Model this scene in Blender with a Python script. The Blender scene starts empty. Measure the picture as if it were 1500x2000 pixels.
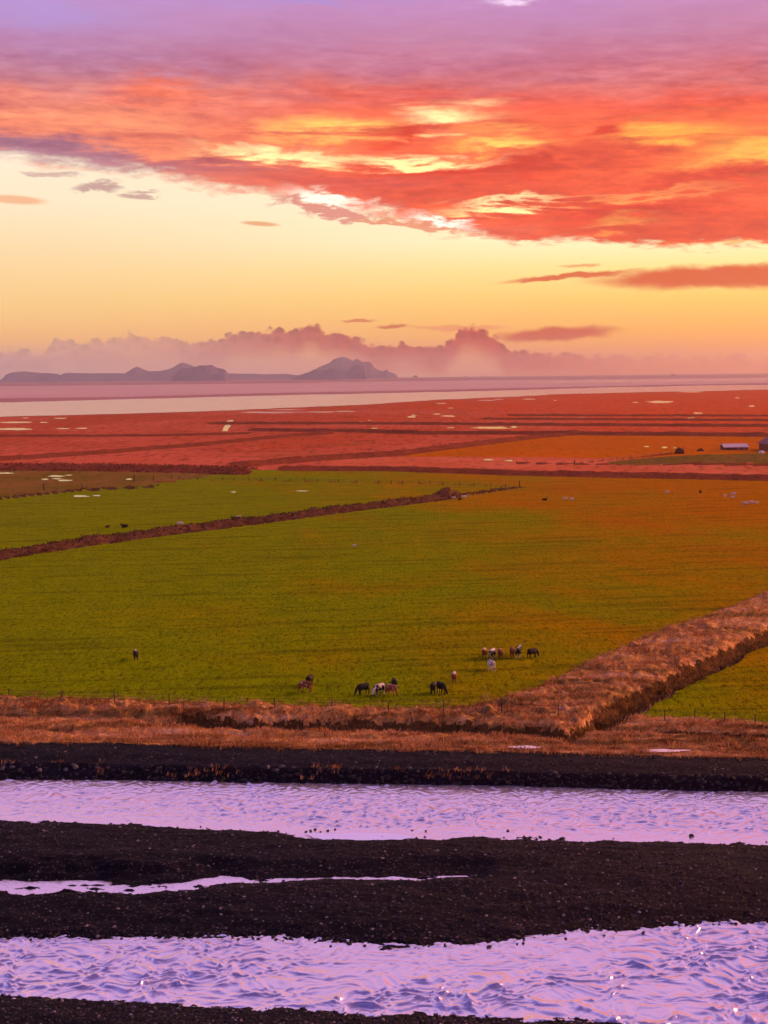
import bpy, bmesh, math, random
import numpy as np
from mathutils import Vector, Matrix

random.seed(7)
RNG = np.random.default_rng(11)
scene = bpy.context.scene
COL = scene.collection

# ------------------------------------------------------------------ camera
F = 2700.0                       # focal length in photograph pixels (1500 x 2000)
CAMZ = 36.0
HOR = 733.0                      # row of the true horizon at the middle column
PITCH = math.atan((1000 - HOR) / F)
ROLL = math.radians(-0.65)
cam_d = bpy.data.cameras.new("camera")
cam = bpy.data.objects.new("camera", cam_d)
COL.objects.link(cam)
cam_d.sensor_fit = 'VERTICAL'
cam_d.sensor_height = 36.0
cam_d.lens = 36.0 * F / 2000.0
cam_d.clip_start = 1.0
cam_d.clip_end = 80000.0
cam.location = (0, 0, CAMZ)
CAMR = Matrix.Rotation(math.pi / 2 - PITCH, 3, 'X') @ Matrix.Rotation(ROLL, 3, 'Z')
cam.rotation_euler = CAMR.to_euler()
scene.camera = cam


def ray(px, py):
    return CAMR @ Vector(((px - 750) / F, (1000 - py) / F, -1.0))


def G(px, py, z=0.0):            # where the sight line through a pixel meets level z
    d = ray(px, py)
    k = (z - CAMZ) / d.z
    return (d.x * k, d.y * k, z)


def AE(px, py):                  # azimuth and elevation in degrees
    d = ray(px, py).normalized()
    return math.degrees(math.atan2(d.x, d.y)), math.degrees(math.asin(d.z))


def lin(r, g, b, k=1.0):
    f = lambda c: (c / 255 / 12.92 if c / 255 <= .04045 else ((c / 255 + .055) / 1.055) ** 2.4) * k
    return (f(r), f(g), f(b), 1.0)


# ------------------------------------------------------------------ render / view
scene.view_settings.view_transform = 'Standard'
scene.view_settings.look = 'None'
scene.view_settings.exposure = 0.3
scene.view_settings.gamma = 1.0
scene.view_settings.use_curve_mapping = False
scene.render.engine = 'CYCLES'
cy = scene.cycles
cy.use_denoising = True
cy.max_bounces = 4
cy.diffuse_bounces = 1
cy.glossy_bounces = 2
cy.volume_bounces = 0
cy.transmission_bounces = 2
cy.use_adaptive_sampling = True
cy.adaptive_threshold = 0.03

# ------------------------------------------------------------------ sun
SUN_AZ, SUN_EL = 62.0, 20.0
sd = bpy.data.lights.new("sun", 'SUN')
sd.energy = 5.0
sd.angle = math.radians(30)
sd.color = (1.0, 0.42, 0.15)
sun = bpy.data.objects.new("sun", sd)
COL.objects.link(sun)
a_, e_ = math.radians(SUN_AZ), math.radians(SUN_EL)
sdir = Vector((math.sin(a_) * math.cos(e_), math.cos(a_) * math.cos(e_), math.sin(e_)))
sun.rotation_euler = (-sdir).to_track_quat('-Z', 'Y').to_euler()
sun.location = (0, 0, 200)

# ------------------------------------------------------------------ node helper


class NT:
    def __init__(s, tree):
        s.t = tree

    def n(s, kind, **kw):
        nd = s.t.nodes.new(kind)
        for k, v in kw.items():
            setattr(nd, k, v)
        return nd

    def put(s, sock, v):
        if isinstance(v, S):
            s.t.links.new(v.s, sock)
        elif v is not None:
            if hasattr(sock.default_value, '__len__') and not hasattr(v, '__len__'):
                v = (v,) * len(sock.default_value)
            sock.default_value = v

    def math(s, op, a, b=None, c=None, clamp=False):
        nd = s.n('ShaderNodeMath', operation=op, use_clamp=clamp)
        s.put(nd.inputs[0], a)
        if b is not None:
            s.put(nd.inputs[1], b)
        if c is not None:
            s.put(nd.inputs[2], c)
        return S(s, nd.outputs[0])

    def vec(s, x, y, z=0.0):
        nd = s.n('ShaderNodeCombineXYZ')
        for i, v in enumerate((x, y, z)):
            s.put(nd.inputs[i], v)
        return S(s, nd.outputs[0])

    def sep(s, v):
        nd = s.n('ShaderNodeSeparateXYZ')
        s.put(nd.inputs[0], v)
        return [S(s, o) for o in nd.outputs]

    def vmath(s, op, a, b=None):
        nd = s.n('ShaderNodeVectorMath', operation=op)
        s.put(nd.inputs[0], a)
        if b is not None:
            s.put(nd.inputs[1], b)
        return S(s, nd.outputs['Value' if op in ('LENGTH', 'DOT_PRODUCT') else 'Vector'])

    def noise(s, v, scale=1.0, detail=4.0, rough=0.55, dist=0.0, color=False):
        nd = s.n('ShaderNodeTexNoise', noise_dimensions='3D')
        s.put(nd.inputs['Vector'], v)
        s.put(nd.inputs['Scale'], scale)
        s.put(nd.inputs['Detail'], detail)
        s.put(nd.inputs['Roughness'], rough)
        s.put(nd.inputs['Distortion'], dist)
        return S(s, nd.outputs['Color' if color else 'Fac'])

    def step(s, x, lo, hi, a=0.0, b=1.0, kind='SMOOTHSTEP'):
        nd = s.n('ShaderNodeMapRange', interpolation_type=kind, clamp=True)
        for i, v in enumerate((x, lo, hi, a, b)):
            s.put(nd.inputs[i], v)
        return S(s, nd.outputs[0])

    def mix(s, f, a, b, blend='MIX'):
        nd = s.n('ShaderNodeMix', data_type='RGBA', blend_type=blend, clamp_factor=True)
        s.put(nd.inputs[0], f)
        s.put(nd.inputs[6], a)
        s.put(nd.inputs[7], b)
        return S(s, nd.outputs[2])

    def ramp(s, f, stops, interp='LINEAR'):
        nd = s.n('ShaderNodeValToRGB')
        cr = nd.color_ramp
        cr.interpolation = interp
        while len(cr.elements) < len(stops):
            cr.elements.new(0.5)
        for el, (p, c) in zip(cr.elements, stops):
            el.position = p
            el.color = c if hasattr(c, '__len__') else (c, c, c, 1)
        s.put(nd.inputs[0], f)
        return S(s, nd.outputs[0])


class S:
    def __init__(s, nt, sock):
        s.nt, s.s = nt, sock

    def __add__(s, o): return s.nt.math('ADD', s, o)
    def __radd__(s, o): return s.nt.math('ADD', o, s)
    def __sub__(s, o): return s.nt.math('SUBTRACT', s, o)
    def __rsub__(s, o): return s.nt.math('SUBTRACT', o, s)
    def __mul__(s, o): return s.nt.math('MULTIPLY', s, o)
    def __rmul__(s, o): return s.nt.math('MULTIPLY', o, s)
    def __truediv__(s, o): return s.nt.math('DIVIDE', s, o)


# ------------------------------------------------------------------ sky
world = bpy.data.worlds.new("World")
scene.world = world
world.use_nodes = True
wt = world.node_tree
wt.nodes.clear()
W = NT(wt)
tc = W.n('ShaderNodeTexCoord')
dx, dy, dz = W.sep(S(W, tc.outputs['Generated']))
DEG = 180 / math.pi
az = W.math('ARCTAN2', dx, dy) * DEG
el = W.math('ARCSINE', dz) * DEG
elp = W.math('MAXIMUM', el, 0.0)


def curve1d(x, pts, lo, hi):     # piecewise-linear function of azimuth; pts = [(px, py)] in the photograph
    ae = sorted(AE(*p) for p in pts)
    emin = min(p[1] for p in ae) - .01
    emax = max(p[1] for p in ae) + .01
    t = W.step(x, lo, hi, kind='LINEAR')
    r = W.ramp(t, [((a - lo) / (hi - lo), (e - emin) / (emax - emin)) for a, e in ae], 'B_SPLINE' if False else 'LINEAR')
    return r * (emax - emin) + emin


# wind-drawn noise fields
pv = W.vec(az, el)
n_big = W.noise(W.vec(az * 0.10, el * 0.42, 3.1), 1.0, 4.0, .55, .6, color=True)
nb = W.sep(n_big)
n_str = W.noise(W.vec(az * 0.16 + el * .10, el * 1.15, 8.7), 1.0, 6.0, .58, .9)
n_fine = W.noise(W.vec(az * 0.60 + el * .25, el * 2.0, 1.3), 1.0, 8.0, .66, .3)
n_bil = W.noise(W.vec(az * 1.15, el * 1.9, 5.5), 1.0, 6.0, .60, .2)
n_hf = W.noise(W.vec(az * .85 + el * .5, el * 4.2, 2.2), 1.0, 5.0, .62, .4)

# clear air behind the clouds
rt = W.step(az, -17, 16, kind='SMOOTHSTEP')
te = W.step(elp, 0, 20, kind='LINEAR')


def estop(stops):
    return [(e / 20.0, lin(*c[:3], c[3] if len(c) > 3 else 1.0)) for e, c in stops]


clear_l = W.ramp(te, estop([(0, (225, 175, 165)), (.9, (240, 178, 140)), (1.6, (250, 190, 115)), (3.0, (248, 204, 128)), (5.0, (246, 214, 160)),
                            (7.0, (246, 226, 190)), (9.0, (246, 230, 205)), (12, (215, 190, 205)), (20, (150, 150, 205))]))
clear_r = W.ramp(te, estop([(0, (232, 140, 95)), (.9, (250, 160, 70)), (1.6, (255, 178, 72)), (3.0, (255, 206, 98)), (4.2, (255, 228, 140)),
                            (5.4, (255, 246, 196)), (7.0, (255, 244, 205)), (9, (255, 225, 150)), (12, (220, 180, 190)), (20, (150, 150, 205))]))
sky = W.mix(rt, clear_l, clear_r)

# the high deck of cloud
edge = curve1d(az, [(-900, 250), (-300, 290), (0, 322), (200, 346), (400, 372), (560, 398), (760, 432), (880, 462), (960, 478), (1500, 484), (2200, 470)], -36, 36)
wob = (n_fine - .5) * 1.6 + (nb[0] - .5) * .6 + (n_hf - .5) * .8
h_deck = el - edge + wob
soft = W.step(az, -14, 6, .8, .45, kind='LINEAR')
deck = W.step(h_deck, 0.0, soft)

# colour inside the deck, by height above the horizon
td = W.step(elp, 4.0, 64.0, kind='LINEAR')


def dstop(stops):
    return [((e - 4.0) / 60.0, lin(*c[:3], c[3] if len(c) > 3 else 1.0)) for e, c in stops]


warp_e = elp + (nb[1] - .5) * 2.2 + (n_fine - .5) * .9
tdw = W.step(warp_e, 4.0, 64.0, kind='LINEAR')
deck_l = W.ramp(tdw, dstop([(4, (235, 150, 120)), (7.6, (226, 140, 122)), (9.2, (240, 140, 105)), (10.2, (246, 150, 116)), (11.0, (236, 146, 128)), (11.8, (188, 126, 148)), (12.8, (184, 134, 176)),
                            (15.5, (178, 140, 205)), (19, (188, 158, 218)), (26, (196, 164, 220)), (34, (150, 134, 206)), (46, (104, 96, 178)), (64, (52, 50, 124))]))
deck_r = W.ramp(tdw, dstop([(4, (228, 84, 45)), (6.5, (234, 92, 56)), (8.8, (240, 96, 58)), (9.9, (248, 112, 70)), (10.7, (238, 96, 72)), (11.4, (212, 114, 116)), (12.2, (198, 122, 150)), (13.3, (190, 130, 168)),
                            (15.5, (186, 138, 196)), (19, (190, 156, 214)), (26, (198, 164, 218)), (34, (150, 134, 206)), (46, (104, 96, 178)), (64, (52, 50, 124))]))
dk = W.mix(W.step(az, -13, 3), deck_l, deck_r)


def blob(col, base, p, sx, sy, rot, amt, coords, sharp=False):
    """an elongated patch of light or shade in the cloud at photograph position p, half sizes in degrees"""
    a, e = AE(*p)
    m = W.n('ShaderNodeMapping', vector_type='TEXTURE')
    W.put(m.inputs['Vector'], coords)
    m.inputs['Location'].default_value = (a, e, 0)
    m.inputs['Rotation'].default_value = (0, 0, math.radians(rot))
    m.inputs['Scale'].default_value = (sx, sy, 1)
    g = W.n('ShaderNodeTexGradient', gradient_type='QUADRATIC_SPHERE' if not sharp else 'SPHERICAL')
    W.t.links.new(m.outputs[0], g.inputs[0])
    f = S(W, g.outputs['Fac'])
    f = W.step(f, 0.0, .55 if sharp else .75, 0, amt)
    return W.mix(f, base, lin(*col[:3], col[3] if len(col) > 3 else 1.0))


wc = W.vec(az + (nb[2] - .5) * 7.0 + (n_fine - .5) * 2.0, el + (n_str - .5) * 2.4 + (n_fine - .5) * 1.0)
YEL, CRM, RED, MAU = (255, 196, 96, 1.35), (255, 228, 160, 1.45), (222, 62, 36), (186, 122, 132)
dk = blob((250, 128, 88), dk, (330, 180), 5, 1.3, 0, .8, wc)
dk = blob((250, 158, 118), dk, (220, 240), 7, 1.2, -3, .7, wc)
dk = blob(YEL, dk, (640, 245), 4.2, 1.1, 0, .9, wc)
dk = blob(CRM, dk, (560, 300), 6.5, .62, -2, .9, wc)
dk = blob(CRM, dk, (880, 230), 4.2, .95, 4, .95, wc)
dk = blob(YEL, dk, (980, 275), 4.0, .8, 0, .85, wc)
dk = blob(CRM, dk, (820, 312), 5.5, .5, -2, .95, wc)
dk = blob((255, 180, 70, 1.3), dk, (1330, 265), 6, 1.0, 2, .9, wc)
dk = blob((255, 190, 80, 1.3), dk, (1480, 300), 6, .9, 2, .95, wc)
dk = blob(RED, dk, (1210, 252), 3.0, .55, 4, .9, wc)
dk = blob(RED, dk, (760, 268), 2.6, .5, 4, .8, wc)
dk = blob((222, 66, 40), dk, (900, 336), 9, .75, -1, 1.0, wc)
dk = blob((224, 66, 38), dk, (1250, 410), 8, .8, 0, .8, wc)
dk = blob((222, 74, 48), dk, (1400, 350), 6, .7, 0, .85, wc)
dk = blob(CRM, dk, (1010, 396), 5.5, .34, 2, .9, wc)
dk = blob((255, 160, 90), dk, (1300, 375), 6.5, .34, 4, .8, wc)
dk = blob((234, 106, 80), dk, (1020, 440), 4.5, .8, 0, .9, wc)
dk = blob((255, 168, 76), dk, (1260, 437), 2.6, .5, 0, .8, wc)
dk = blob((255, 196, 88, 1.1), dk, (1440, 478), 5, .34, 0, .8, wc)
dk = blob((172, 128, 150), dk, (40, 288), 9, 1.2, -5, 1.0, wc)
dk = blob((172, 124, 146), dk, (230, 312), 8, .85, -5, 1.0, wc)
dk = blob((200, 112, 112), dk, (420, 325), 7, .6, -4, .85, wc)
dk = blob((222, 92, 76), dk, (700, 360), 8, .6, -3, .8, wc)
dk = blob((206, 142, 140), dk, (430, 385), 5, .5, -8, .7, wc)
# streaky grain of the deck
grain = W.step(n_str * .40 + n_fine * .30 + n_hf * .30, .37, .63, .70, 1.28, kind='LINEAR')
gfade = W.step(elp, 11, 14, 1.0, 0.0)
grain = (grain - 1.0) * W.math('ADD', gfade * .85, .15) + 1.0
dk = W.mix(1.0, dk, W.vec(grain, W.math('POWER', grain, 1.7), grain), 'MULTIPLY')
dk = blob((128, 142, 222), dk, (640, -30), 9, 1.1, 0, .75, wc)
dk = blob((236, 214, 238, 1.1), dk, (1040, -8), 3.0, .5, 4, .8, wc)
dk = blob((172, 150, 215), dk, (60, 20), 9, 1.6, 0, .6, wc)
dk = W.mix(1.0, dk, W.vec(W.step(elp, 11, 16, .93, 1.0), W.step(elp, 11, 16, .78, 1.0), W.step(elp, 11, 16, .74, 1.0)), 'MULTIPLY')
sky = W.mix(deck, sky, dk)

# bright break under the deck and ragged scraps along its edge
wc2 = W.vec(az + (nb[1] - .5) * 3.0 + (n_fine - .5) * 3.0, el + (n_fine - .5) * 1.5 + (n_bil - .5) * .3)
sky = blob((255, 250, 225, 1.15), sky, (640, 388), 3.8, .55, -9, .95, wc2)
sky = blob((255, 250, 228, 1.15), sky, (860, 432), 2.4, .5, -13, .95, wc2)
sky = blob((214, 128, 112), sky, (640, 408), 3.2, .32, -10, .9, wc2, True)
sky = blob((226, 132, 96), sky, (800, 438), 2.4, .26, -9, .85, wc2, True)
sky = blob((182, 140, 136), sky, (200, 362), 1.4, .3, 6, .85, wc2, True)
sky = blob((186, 142, 138), sky, (270, 378), 1.0, .22, 4, .8, wc2, True)
sky = blob((190, 148, 144), sky, (110, 338), 1.6, .2, 0, .7, wc2, True)
sky = blob((238, 176, 130), sky, (30, 390), 1.5, .22, -3, .9, pv, True)
sky = blob((226, 160, 110), sky, (508, 437), 1.0, .12, -4, .9, pv, True)

# low streak clouds to the right
wc3 = W.vec(az + (n_fine - .5) * 1.2, el + (n_bil - .5) * .42)
OR1 = (214, 92, 40)
sky = blob(OR1, sky, (1370, 541), 5.4, .56, 1, 1.0, wc3, True)
sky = blob(OR1, sky, (1560, 536), 5.0, .62, 1, 1.0, wc3, True)
sky = blob(OR1, sky, (1110, 540), 3.4, .17, 4, .95, wc3, True)
sky = blob((236, 150, 84), sky, (1135, 518), 1.0, .1, 2, .8, wc3, True)
OR2 = (200, 76, 36)
sky = blob(OR2, sky, (1085, 652), 3.0, .38, 3, .95, wc3, True)
sky = blob(OR2, sky, (770, 637), .8, .1, 0, .8, wc3, True)
sky = blob(OR2, sky, (700, 627), .8, .09, 0, .7, wc3, True)
sky = blob((238, 140, 90), sky, (900, 640), 2.6, .16, 0, .7, wc3, True)

# cumulus bank standing on the horizon
top = curve1d(az, [(-900, 660), (-300, 672), (92, 680), (104, 656), (136, 652), (150, 670), (185, 657), (235, 653), (255, 645), (300, 650), (338, 648), (350, 664), (425, 660), (450, 646), (545, 638), (580, 645),
                   (592, 628), (616, 627), (632, 640), (675, 645), (700, 655), (735, 670), (790, 664), (860, 674), (884, 655), (902, 634), (928, 634), (958, 648), (974, 658), (990, 680), (1250, 692), (2300, 680)], -36, 36)
vo = W.n('ShaderNodeTexVoronoi', voronoi_dimensions='2D')
W.put(vo.inputs['Vector'], W.vec(az * 1.8 + (n_bil - .5) * .5, el * 2.3 + (n_fine - .5) * .4))
vo.inputs['Scale'].default_value = 1.0
vo.inputs['Detail'].default_value = 1.0
vo.inputs['Roughness'].default_value = .55
puff = .42 - S(W, vo.outputs['Distance'])
hb0 = top - el
hb = hb0 + puff * .34 + (n_bil - .5) * .40
bank = W.step(hb, -.02, .16)
bcol = W.ramp(W.step(az, -16, 12, kind='LINEAR'), [(0, lin(200, 152, 142)), (.25, lin(192, 134, 122)), (.45, lin(176, 88, 70)), (.75, lin(178, 52, 28)), (1, lin(208, 86, 46))])
lump = W.step(puff + (n_bil - .5) * 1.2 - (hb0 - .5) * .5, -.35, .4, 1.25, .82, kind='LINEAR')
bcol = W.mix(1.0, bcol, W.vec(lump, lump, lump), 'MULTIPLY')
body = W.step(hb0 + (n_fine - .5) * .8, 1.5, .6)
bank_amt = W.step(az, 6, 11, 1.0, .55) * W.step(az, -9, -5, .72, 1.0) * W.step(az, -60, -30)
sky = W.mix(bank * body * bank_amt, sky, bcol)

# real sky scattering as the base of everything, the clouds over it
nis = W.n('ShaderNodeTexSky', sky_type='NISHITA')
nis.sun_disc = False
nis.sun_elevation = math.radians(4)
nis.sun_rotation = math.radians(SUN_AZ)
nis.altitude = 40
nis.dust_density = 3.0
air = W.mix(1.0, S(W, nis.outputs[0]), (0.05, 0.05, 0.05, 1), 'MULTIPLY')
sky = W.mix(0.06, sky, air, 'ADD')
bg = W.n('ShaderNodeBackground')
W.put(bg.inputs['Color'], sky)
bg.inputs['Strength'].default_value = 0.95
wo = W.n('ShaderNodeOutputWorld')
wt.links.new(bg.outputs[0], wo.inputs['Surface'])
world.cycles.sampling_method = 'MANUAL'
world.cycles.sample_map_resolution = 512

# ------------------------------------------------------------------ numpy noise


def _hash(ix, iy, seed):
    h = (ix.astype(np.int64) * 374761393 + iy.astype(np.int64) * 668265263 + seed * 974634777) & 0xffffffff
    h = ((h ^ (h >> 13)) * 1274126177) & 0xffffffff
    return h ^ (h >> 16)


def perlin(x, y, seed=0):
    x0 = np.floor(x); y0 = np.floor(y)
    fx = x - x0; fy = y - y0
    u = fx * fx * fx * (fx * (fx * 6 - 15) + 10); v = fy * fy * fy * (fy * (fy * 6 - 15) + 10)

    def g(ix, iy, ox, oy):
        a = _hash(ix, iy, seed).astype(np.float64) * (2 * math.pi / 4294967296.0)
        return np.cos(a) * ox + np.sin(a) * oy
    n00 = g(x0, y0, fx, fy); n10 = g(x0 + 1, y0, fx - 1, fy)
    n01 = g(x0, y0 + 1, fx, fy - 1); n11 = g(x0 + 1, y0 + 1, fx - 1, fy - 1)
    return 1.5 * ((n00 * (1 - u) + n10 * u) * (1 - v) + (n01 * (1 - u) + n11 * u) * v)


def fbm(x, y, octs=4, seed=0, gain=.5):
    s = 0.0; a = 1.0
    for o in range(octs):
        s = s + a * perlin(x, y, seed + o * 17)
        x = x * 2.03 + 5.3; y = y * 2.03 + 1.7; a *= gain
    return s


def sstep(x, lo, hi):
    t = np.clip((x - lo) / (hi - lo), 0, 1)
    return t * t * (3 - 2 * t)


# ------------------------------------------------------------------ object helpers


def link(name, me, mat=None, parent=None, loc=None, **props):
    o = bpy.data.objects.new(name, me)
    COL.objects.link(o)
    if mat is not None and me is not None and not me.materials:
        me.materials.append(mat)
    if parent is not None:
        o.parent = parent
    if loc is not None:
        o.location = loc
    for k, v in props.items():
        o[k] = v
    return o


def np_mesh(name, verts, faces, smooth=True, attrs=None):
    """faces: (n,k) int array with constant k"""
    me = bpy.data.meshes.new(name)
    verts = np.asarray(verts, dtype=np.float32); faces = np.asarray(faces, dtype=np.int32)
    k = faces.shape[1]
    me.vertices.add(len(verts)); me.vertices.foreach_set('co', verts.ravel())
    me.loops.add(faces.size); me.loops.foreach_set('vertex_index', faces.ravel())
    me.polygons.add(len(faces))
    me.polygons.foreach_set('loop_start', np.arange(0, faces.size, k, dtype=np.int32))
    me.polygons.foreach_set('use_smooth', np.full(len(faces), smooth, dtype=bool))
    me.update(calc_edges=True)
    for an, av in (attrs or {}).items():
        at = me.attributes.new(an, 'FLOAT', 'POINT')
        at.data.foreach_set('value', np.asarray(av, dtype=np.float32))
    return me


MATS = {}


def material(name, build, rough=.9, spec=.2):
    m = bpy.data.materials.new(name)
    m.use_nodes = True
    t = m.node_tree
    t.nodes.clear()
    N = NT(t)
    bs = N.n('ShaderNodeBsdfPrincipled')
    bs.inputs['Roughness'].default_value = rough
    bs.inputs['Specular IOR Level'].default_value = spec
    out = N.n('ShaderNodeOutputMaterial')
    t.links.new(bs.outputs[0], out.inputs['Surface'])
    build(N, bs)
    MATS[name] = m
    return m


def wpos(N):
    g = N.n('ShaderNodeNewGeometry')
    return S(N, g.outputs['Position'])


def bump(N, bs, h, dist, strength=1.0):
    b = N.n('ShaderNodeBump')
    b.inputs['Strength'].default_value = strength
    b.inputs['Distance'].default_value = dist
    N.put(b.inputs['Height'], h)
    N.t.links.new(b.outputs[0], bs.inputs['Normal'])


def attr(N, name):
    a = N.n('ShaderNodeAttribute')
    a.attribute_name = name
    return S(N, a.outputs['Fac'])


# ------------------------------------------------------------------ materials of the land

def b_gravel(N, bs):
    p = wpos(N)
    n1 = N.noise(p, .35, 4, .6)
    n2 = N.noise(p, 7.0, 3, .7)
    v = N.n('ShaderNodeTexVoronoi'); v.inputs['Scale'].default_value = 6.5
    N.put(v.inputs['Vector'], p)
    cell = N.sep(S(N, v.outputs['Color']))[0]
    x = N.sep(p)[0]
    dark = N.mix(n1, (.0010, .0010, .0036, 1), (.0050, .0042, .0130, 1))
    red_glow = N.mix(n1, (.003, .0012, .0038, 1), (.015, .0058, .0140, 1))  # red glow put into the gravel colour towards the right
    c = N.mix(N.step(x + (n1 - .5) * 30, -12, 26), dark, red_glow)
    silt = N.noise(N.vec(x * .06, N.sep(p)[1] * .45, 3), 1, 4, .6, .4)
    c = N.mix(N.step(silt, .54, .68, 0, .55), c, (.013, .010, .024, 1))
    pale = N.step(cell, .86, .97) * N.step(n2, .4, .6)
    c = N.mix(pale * .6, c, (.13, .09, .11, 1))
    c = N.mix(N.step(n2, .30, .55, .7, 0), c, (.006, .005, .007, 1))
    N.put(bs.inputs['Base Color'], c)
    bump(N, bs, n2 * .6 + cell * .4, .10, .9)


material('gravel', b_gravel, .9, .08)


def b_pasture(N, bs):
    p = wpos(N)
    x, y, z = N.sep(p)
    q = N.vec(x, y, 0)
    # green and drier olive swards, with warm glow painted in as orange rightwards
    n1 = N.noise(N.vec(x * .030 + y * .012, y * .020 - x * .006, 1), 1, 4, .55, .5)
    n2 = N.noise(q, .22, 5, .62)
    n3 = N.noise(N.vec(x * 1.6, y * .55, 0), 1.0, 4, .68)
    n4 = N.noise(N.vec(x * .5, y * .16, 4), 1.0, 4, .6)
    f = x * .011 + (y - 250) * .0014 + (n1 - .5) * 2.3 + (n2 - .5) * .45
    dry_glow = N.step(f, -.35, 1.35)
    mow = N.noise(N.vec(x * .035 - y * .010, y * .42 - x * .05, 6), 1, 3, .6, .3)
    g = N.mix(N.step(n2, .3, .7), (.150, .212, .0004, 1), (.205, .262, .0007, 1))
    o = N.mix(N.step(n2, .3, .7), (.350, .132, .0005, 1), (.430, .150, .0006, 1))
    c = N.mix(dry_glow, g, o)
    ylw = N.step(n4, .52, .72, 0, .30)
    c = N.mix(ylw, c, (.240, .225, .001, 1))
    c = N.mix(N.step(mow, .34, .50, .45, 0), c, (.060, .056, .003, 1))
    fleck = N.step(n3, .30, .50, .80, 0)
    c = N.mix(fleck, c, (.040, .036, .003, 1))
    N.put(bs.inputs['Base Color'], c)
    bump(N, bs, n3 * .8 + n2 * .8, .35, .9)


material('pasture_grass', b_pasture, 1.0, .0)


def dry_grass(name, c1, c2, c3, sc=1.0, zones=False):
    def b(N, bs):
        p = wpos(N)
        x, y, z = N.sep(p)
        n1 = N.noise(p, .16 * sc, 4, .6)
        n2 = N.noise(N.vec(x, y * .6, z), 1.5 * sc, 5, .68)
        nz = N.noise(N.vec(x * .05, y * .5, z * .5), sc, 4, .6, .3)
        c = N.mix(N.step(n1, .35, .65), c1, c2)
        if zones:
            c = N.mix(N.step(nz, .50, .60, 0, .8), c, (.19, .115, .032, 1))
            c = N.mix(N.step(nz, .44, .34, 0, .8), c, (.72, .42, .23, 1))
        c = N.mix(N.step(n2, .30, .52, .85, 0), c, c3)
        N.put(bs.inputs['Base Color'], c)
        bump(N, bs, n2, .3 / sc, .8)
    return material(name, b, 1.0, 0.0)


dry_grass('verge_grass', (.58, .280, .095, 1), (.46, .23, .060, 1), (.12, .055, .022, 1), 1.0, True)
dry_grass('ditch_soil', (.095, .046, .015, 1), (.14, .066, .020, 1), (.035, .016, .006, 1))
dry_grass('drain_turf', (.25, .062, .026, 1), (.19, .046, .018, 1), (.07, .019, .010, 1), .5)
dry_grass('bank_turf', (.150, .062, .030, 1), (.105, .044, .022, 1), (.035, .014, .009, 1), .8)


def b_marsh(N, bs):
    p = wpos(N)
    x, y, z = N.sep(p)
    n1 = N.noise(N.vec(x * .006, y * .0028, 2), 1, 5, .6, .4)
    n2 = N.noise(N.vec(x * .05, y * .02, 2), 1, 5, .65)
    n3 = N.noise(N.vec(x * .25, y * .045, 7), 1, 3, .65)
    c = N.mix(N.step(n1, .38, .62), (.52, .120, .056, 1), (.42, .080, .030, 1))
    c = N.mix(N.step(x * .0024 + (n1 - .5) * 2.0, -.2, .8), c, (.58, .090, .014, 1))  # orange-red towards +x: warm glow painted into the marsh colour
    c = N.mix(N.step(n2, .52, .72, 0, .5), c, (.58, .165, .080, 1))
    c = N.mix(N.step(n2, .28, .45, .6, 0), c, (.16, .042, .016, 1))
    c = N.mix(N.step(n3, .3, .52, .7, 0), c, (.13, .028, .012, 1))
    n5 = N.noise(N.vec(x * .012, y * .05, 9), 1, 4, .6)
    c = N.mix(N.step(n5, .54, .66, 0, .6), c, (.26, .095, .022, 1))
    N.put(bs.inputs['Base Color'], c)
    bump(N, bs, n3, .5, .6)


material('marsh_grass', b_marsh, 1.0, 0.0)


def b_olive(N, bs):
    p = wpos(N)
    x, y, z = N.sep(p)
    n1 = N.noise(N.vec(x * .05, y * .025, 2), 1, 5, .6)
    n2 = N.noise(N.vec(x * .5, y * .12, 2), 1, 4, .65)
    c = N.mix(N.step(n1, .35, .65), (.150, .110, .010, 1), (.22, .120, .028, 1))
    c = N.mix(N.step(n2, .3, .5, .6, 0), c, (.060, .032, .010, 1))
    N.put(bs.inputs['Base Color'], c)
    bump(N, bs, n2, .3, .7)


material('wet_meadow', b_olive, 1.0, 0.0)


def b_hayfield(N, bs):
    p = wpos(N)
    x, y, z = N.sep(p)
    n1 = N.noise(N.vec(x * .02, y * .01, 2), 1, 5, .6)
    n2 = N.noise(N.vec(x * .3, y * .06, 2), 1, 4, .65)
    c = N.mix(N.step(n1, .35, .65), (.50, .130, .002, 1), (.42, .120, .002, 1))  # field orange, deepened to carry the warm glow in its colour
    c = N.mix(N.step(n2, .3, .5, .4, 0), c, (.13, .04, .006, 1))
    N.put(bs.inputs['Base Color'], c)


material('hayfield', b_hayfield, 1.0, 0.0)


def b_reed(N, bs):
    p = wpos(N)
    x, y, z = N.sep(p)
    n1 = N.noise(N.vec(x * .03, y * .025, 2), 1, 5, .6)
    n2 = N.noise(N.vec(x * .3, y * .10, 2), 1, 4, .65)
    c = N.mix(N.step(n1, .35, .65), (.58, .160, .070, 1), (.50, .120, .042, 1))
    c = N.mix(N.step(n2, .3, .5, .7, 0), c, (.15, .042, .022, 1))
    N.put(bs.inputs['Base Color'], c)
    bump(N, bs, n2, .3, .7)


material('reed_grass', b_reed, 1.0, 0.0)


def b_mud(N, bs):
    p = wpos(N)
    x, y, z = N.sep(p)
    n1 = N.noise(N.vec(x * .0012, y * .0006, 2), 1, 5, .6)
    c = N.mix(n1, (.48, .32, .28, 1), (.62, .44, .37, 1))  # mist over the flats is painted in as this pale tone
    N.put(bs.inputs['Base Color'], c)


material('mudflat', b_mud, .9, .1)


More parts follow.
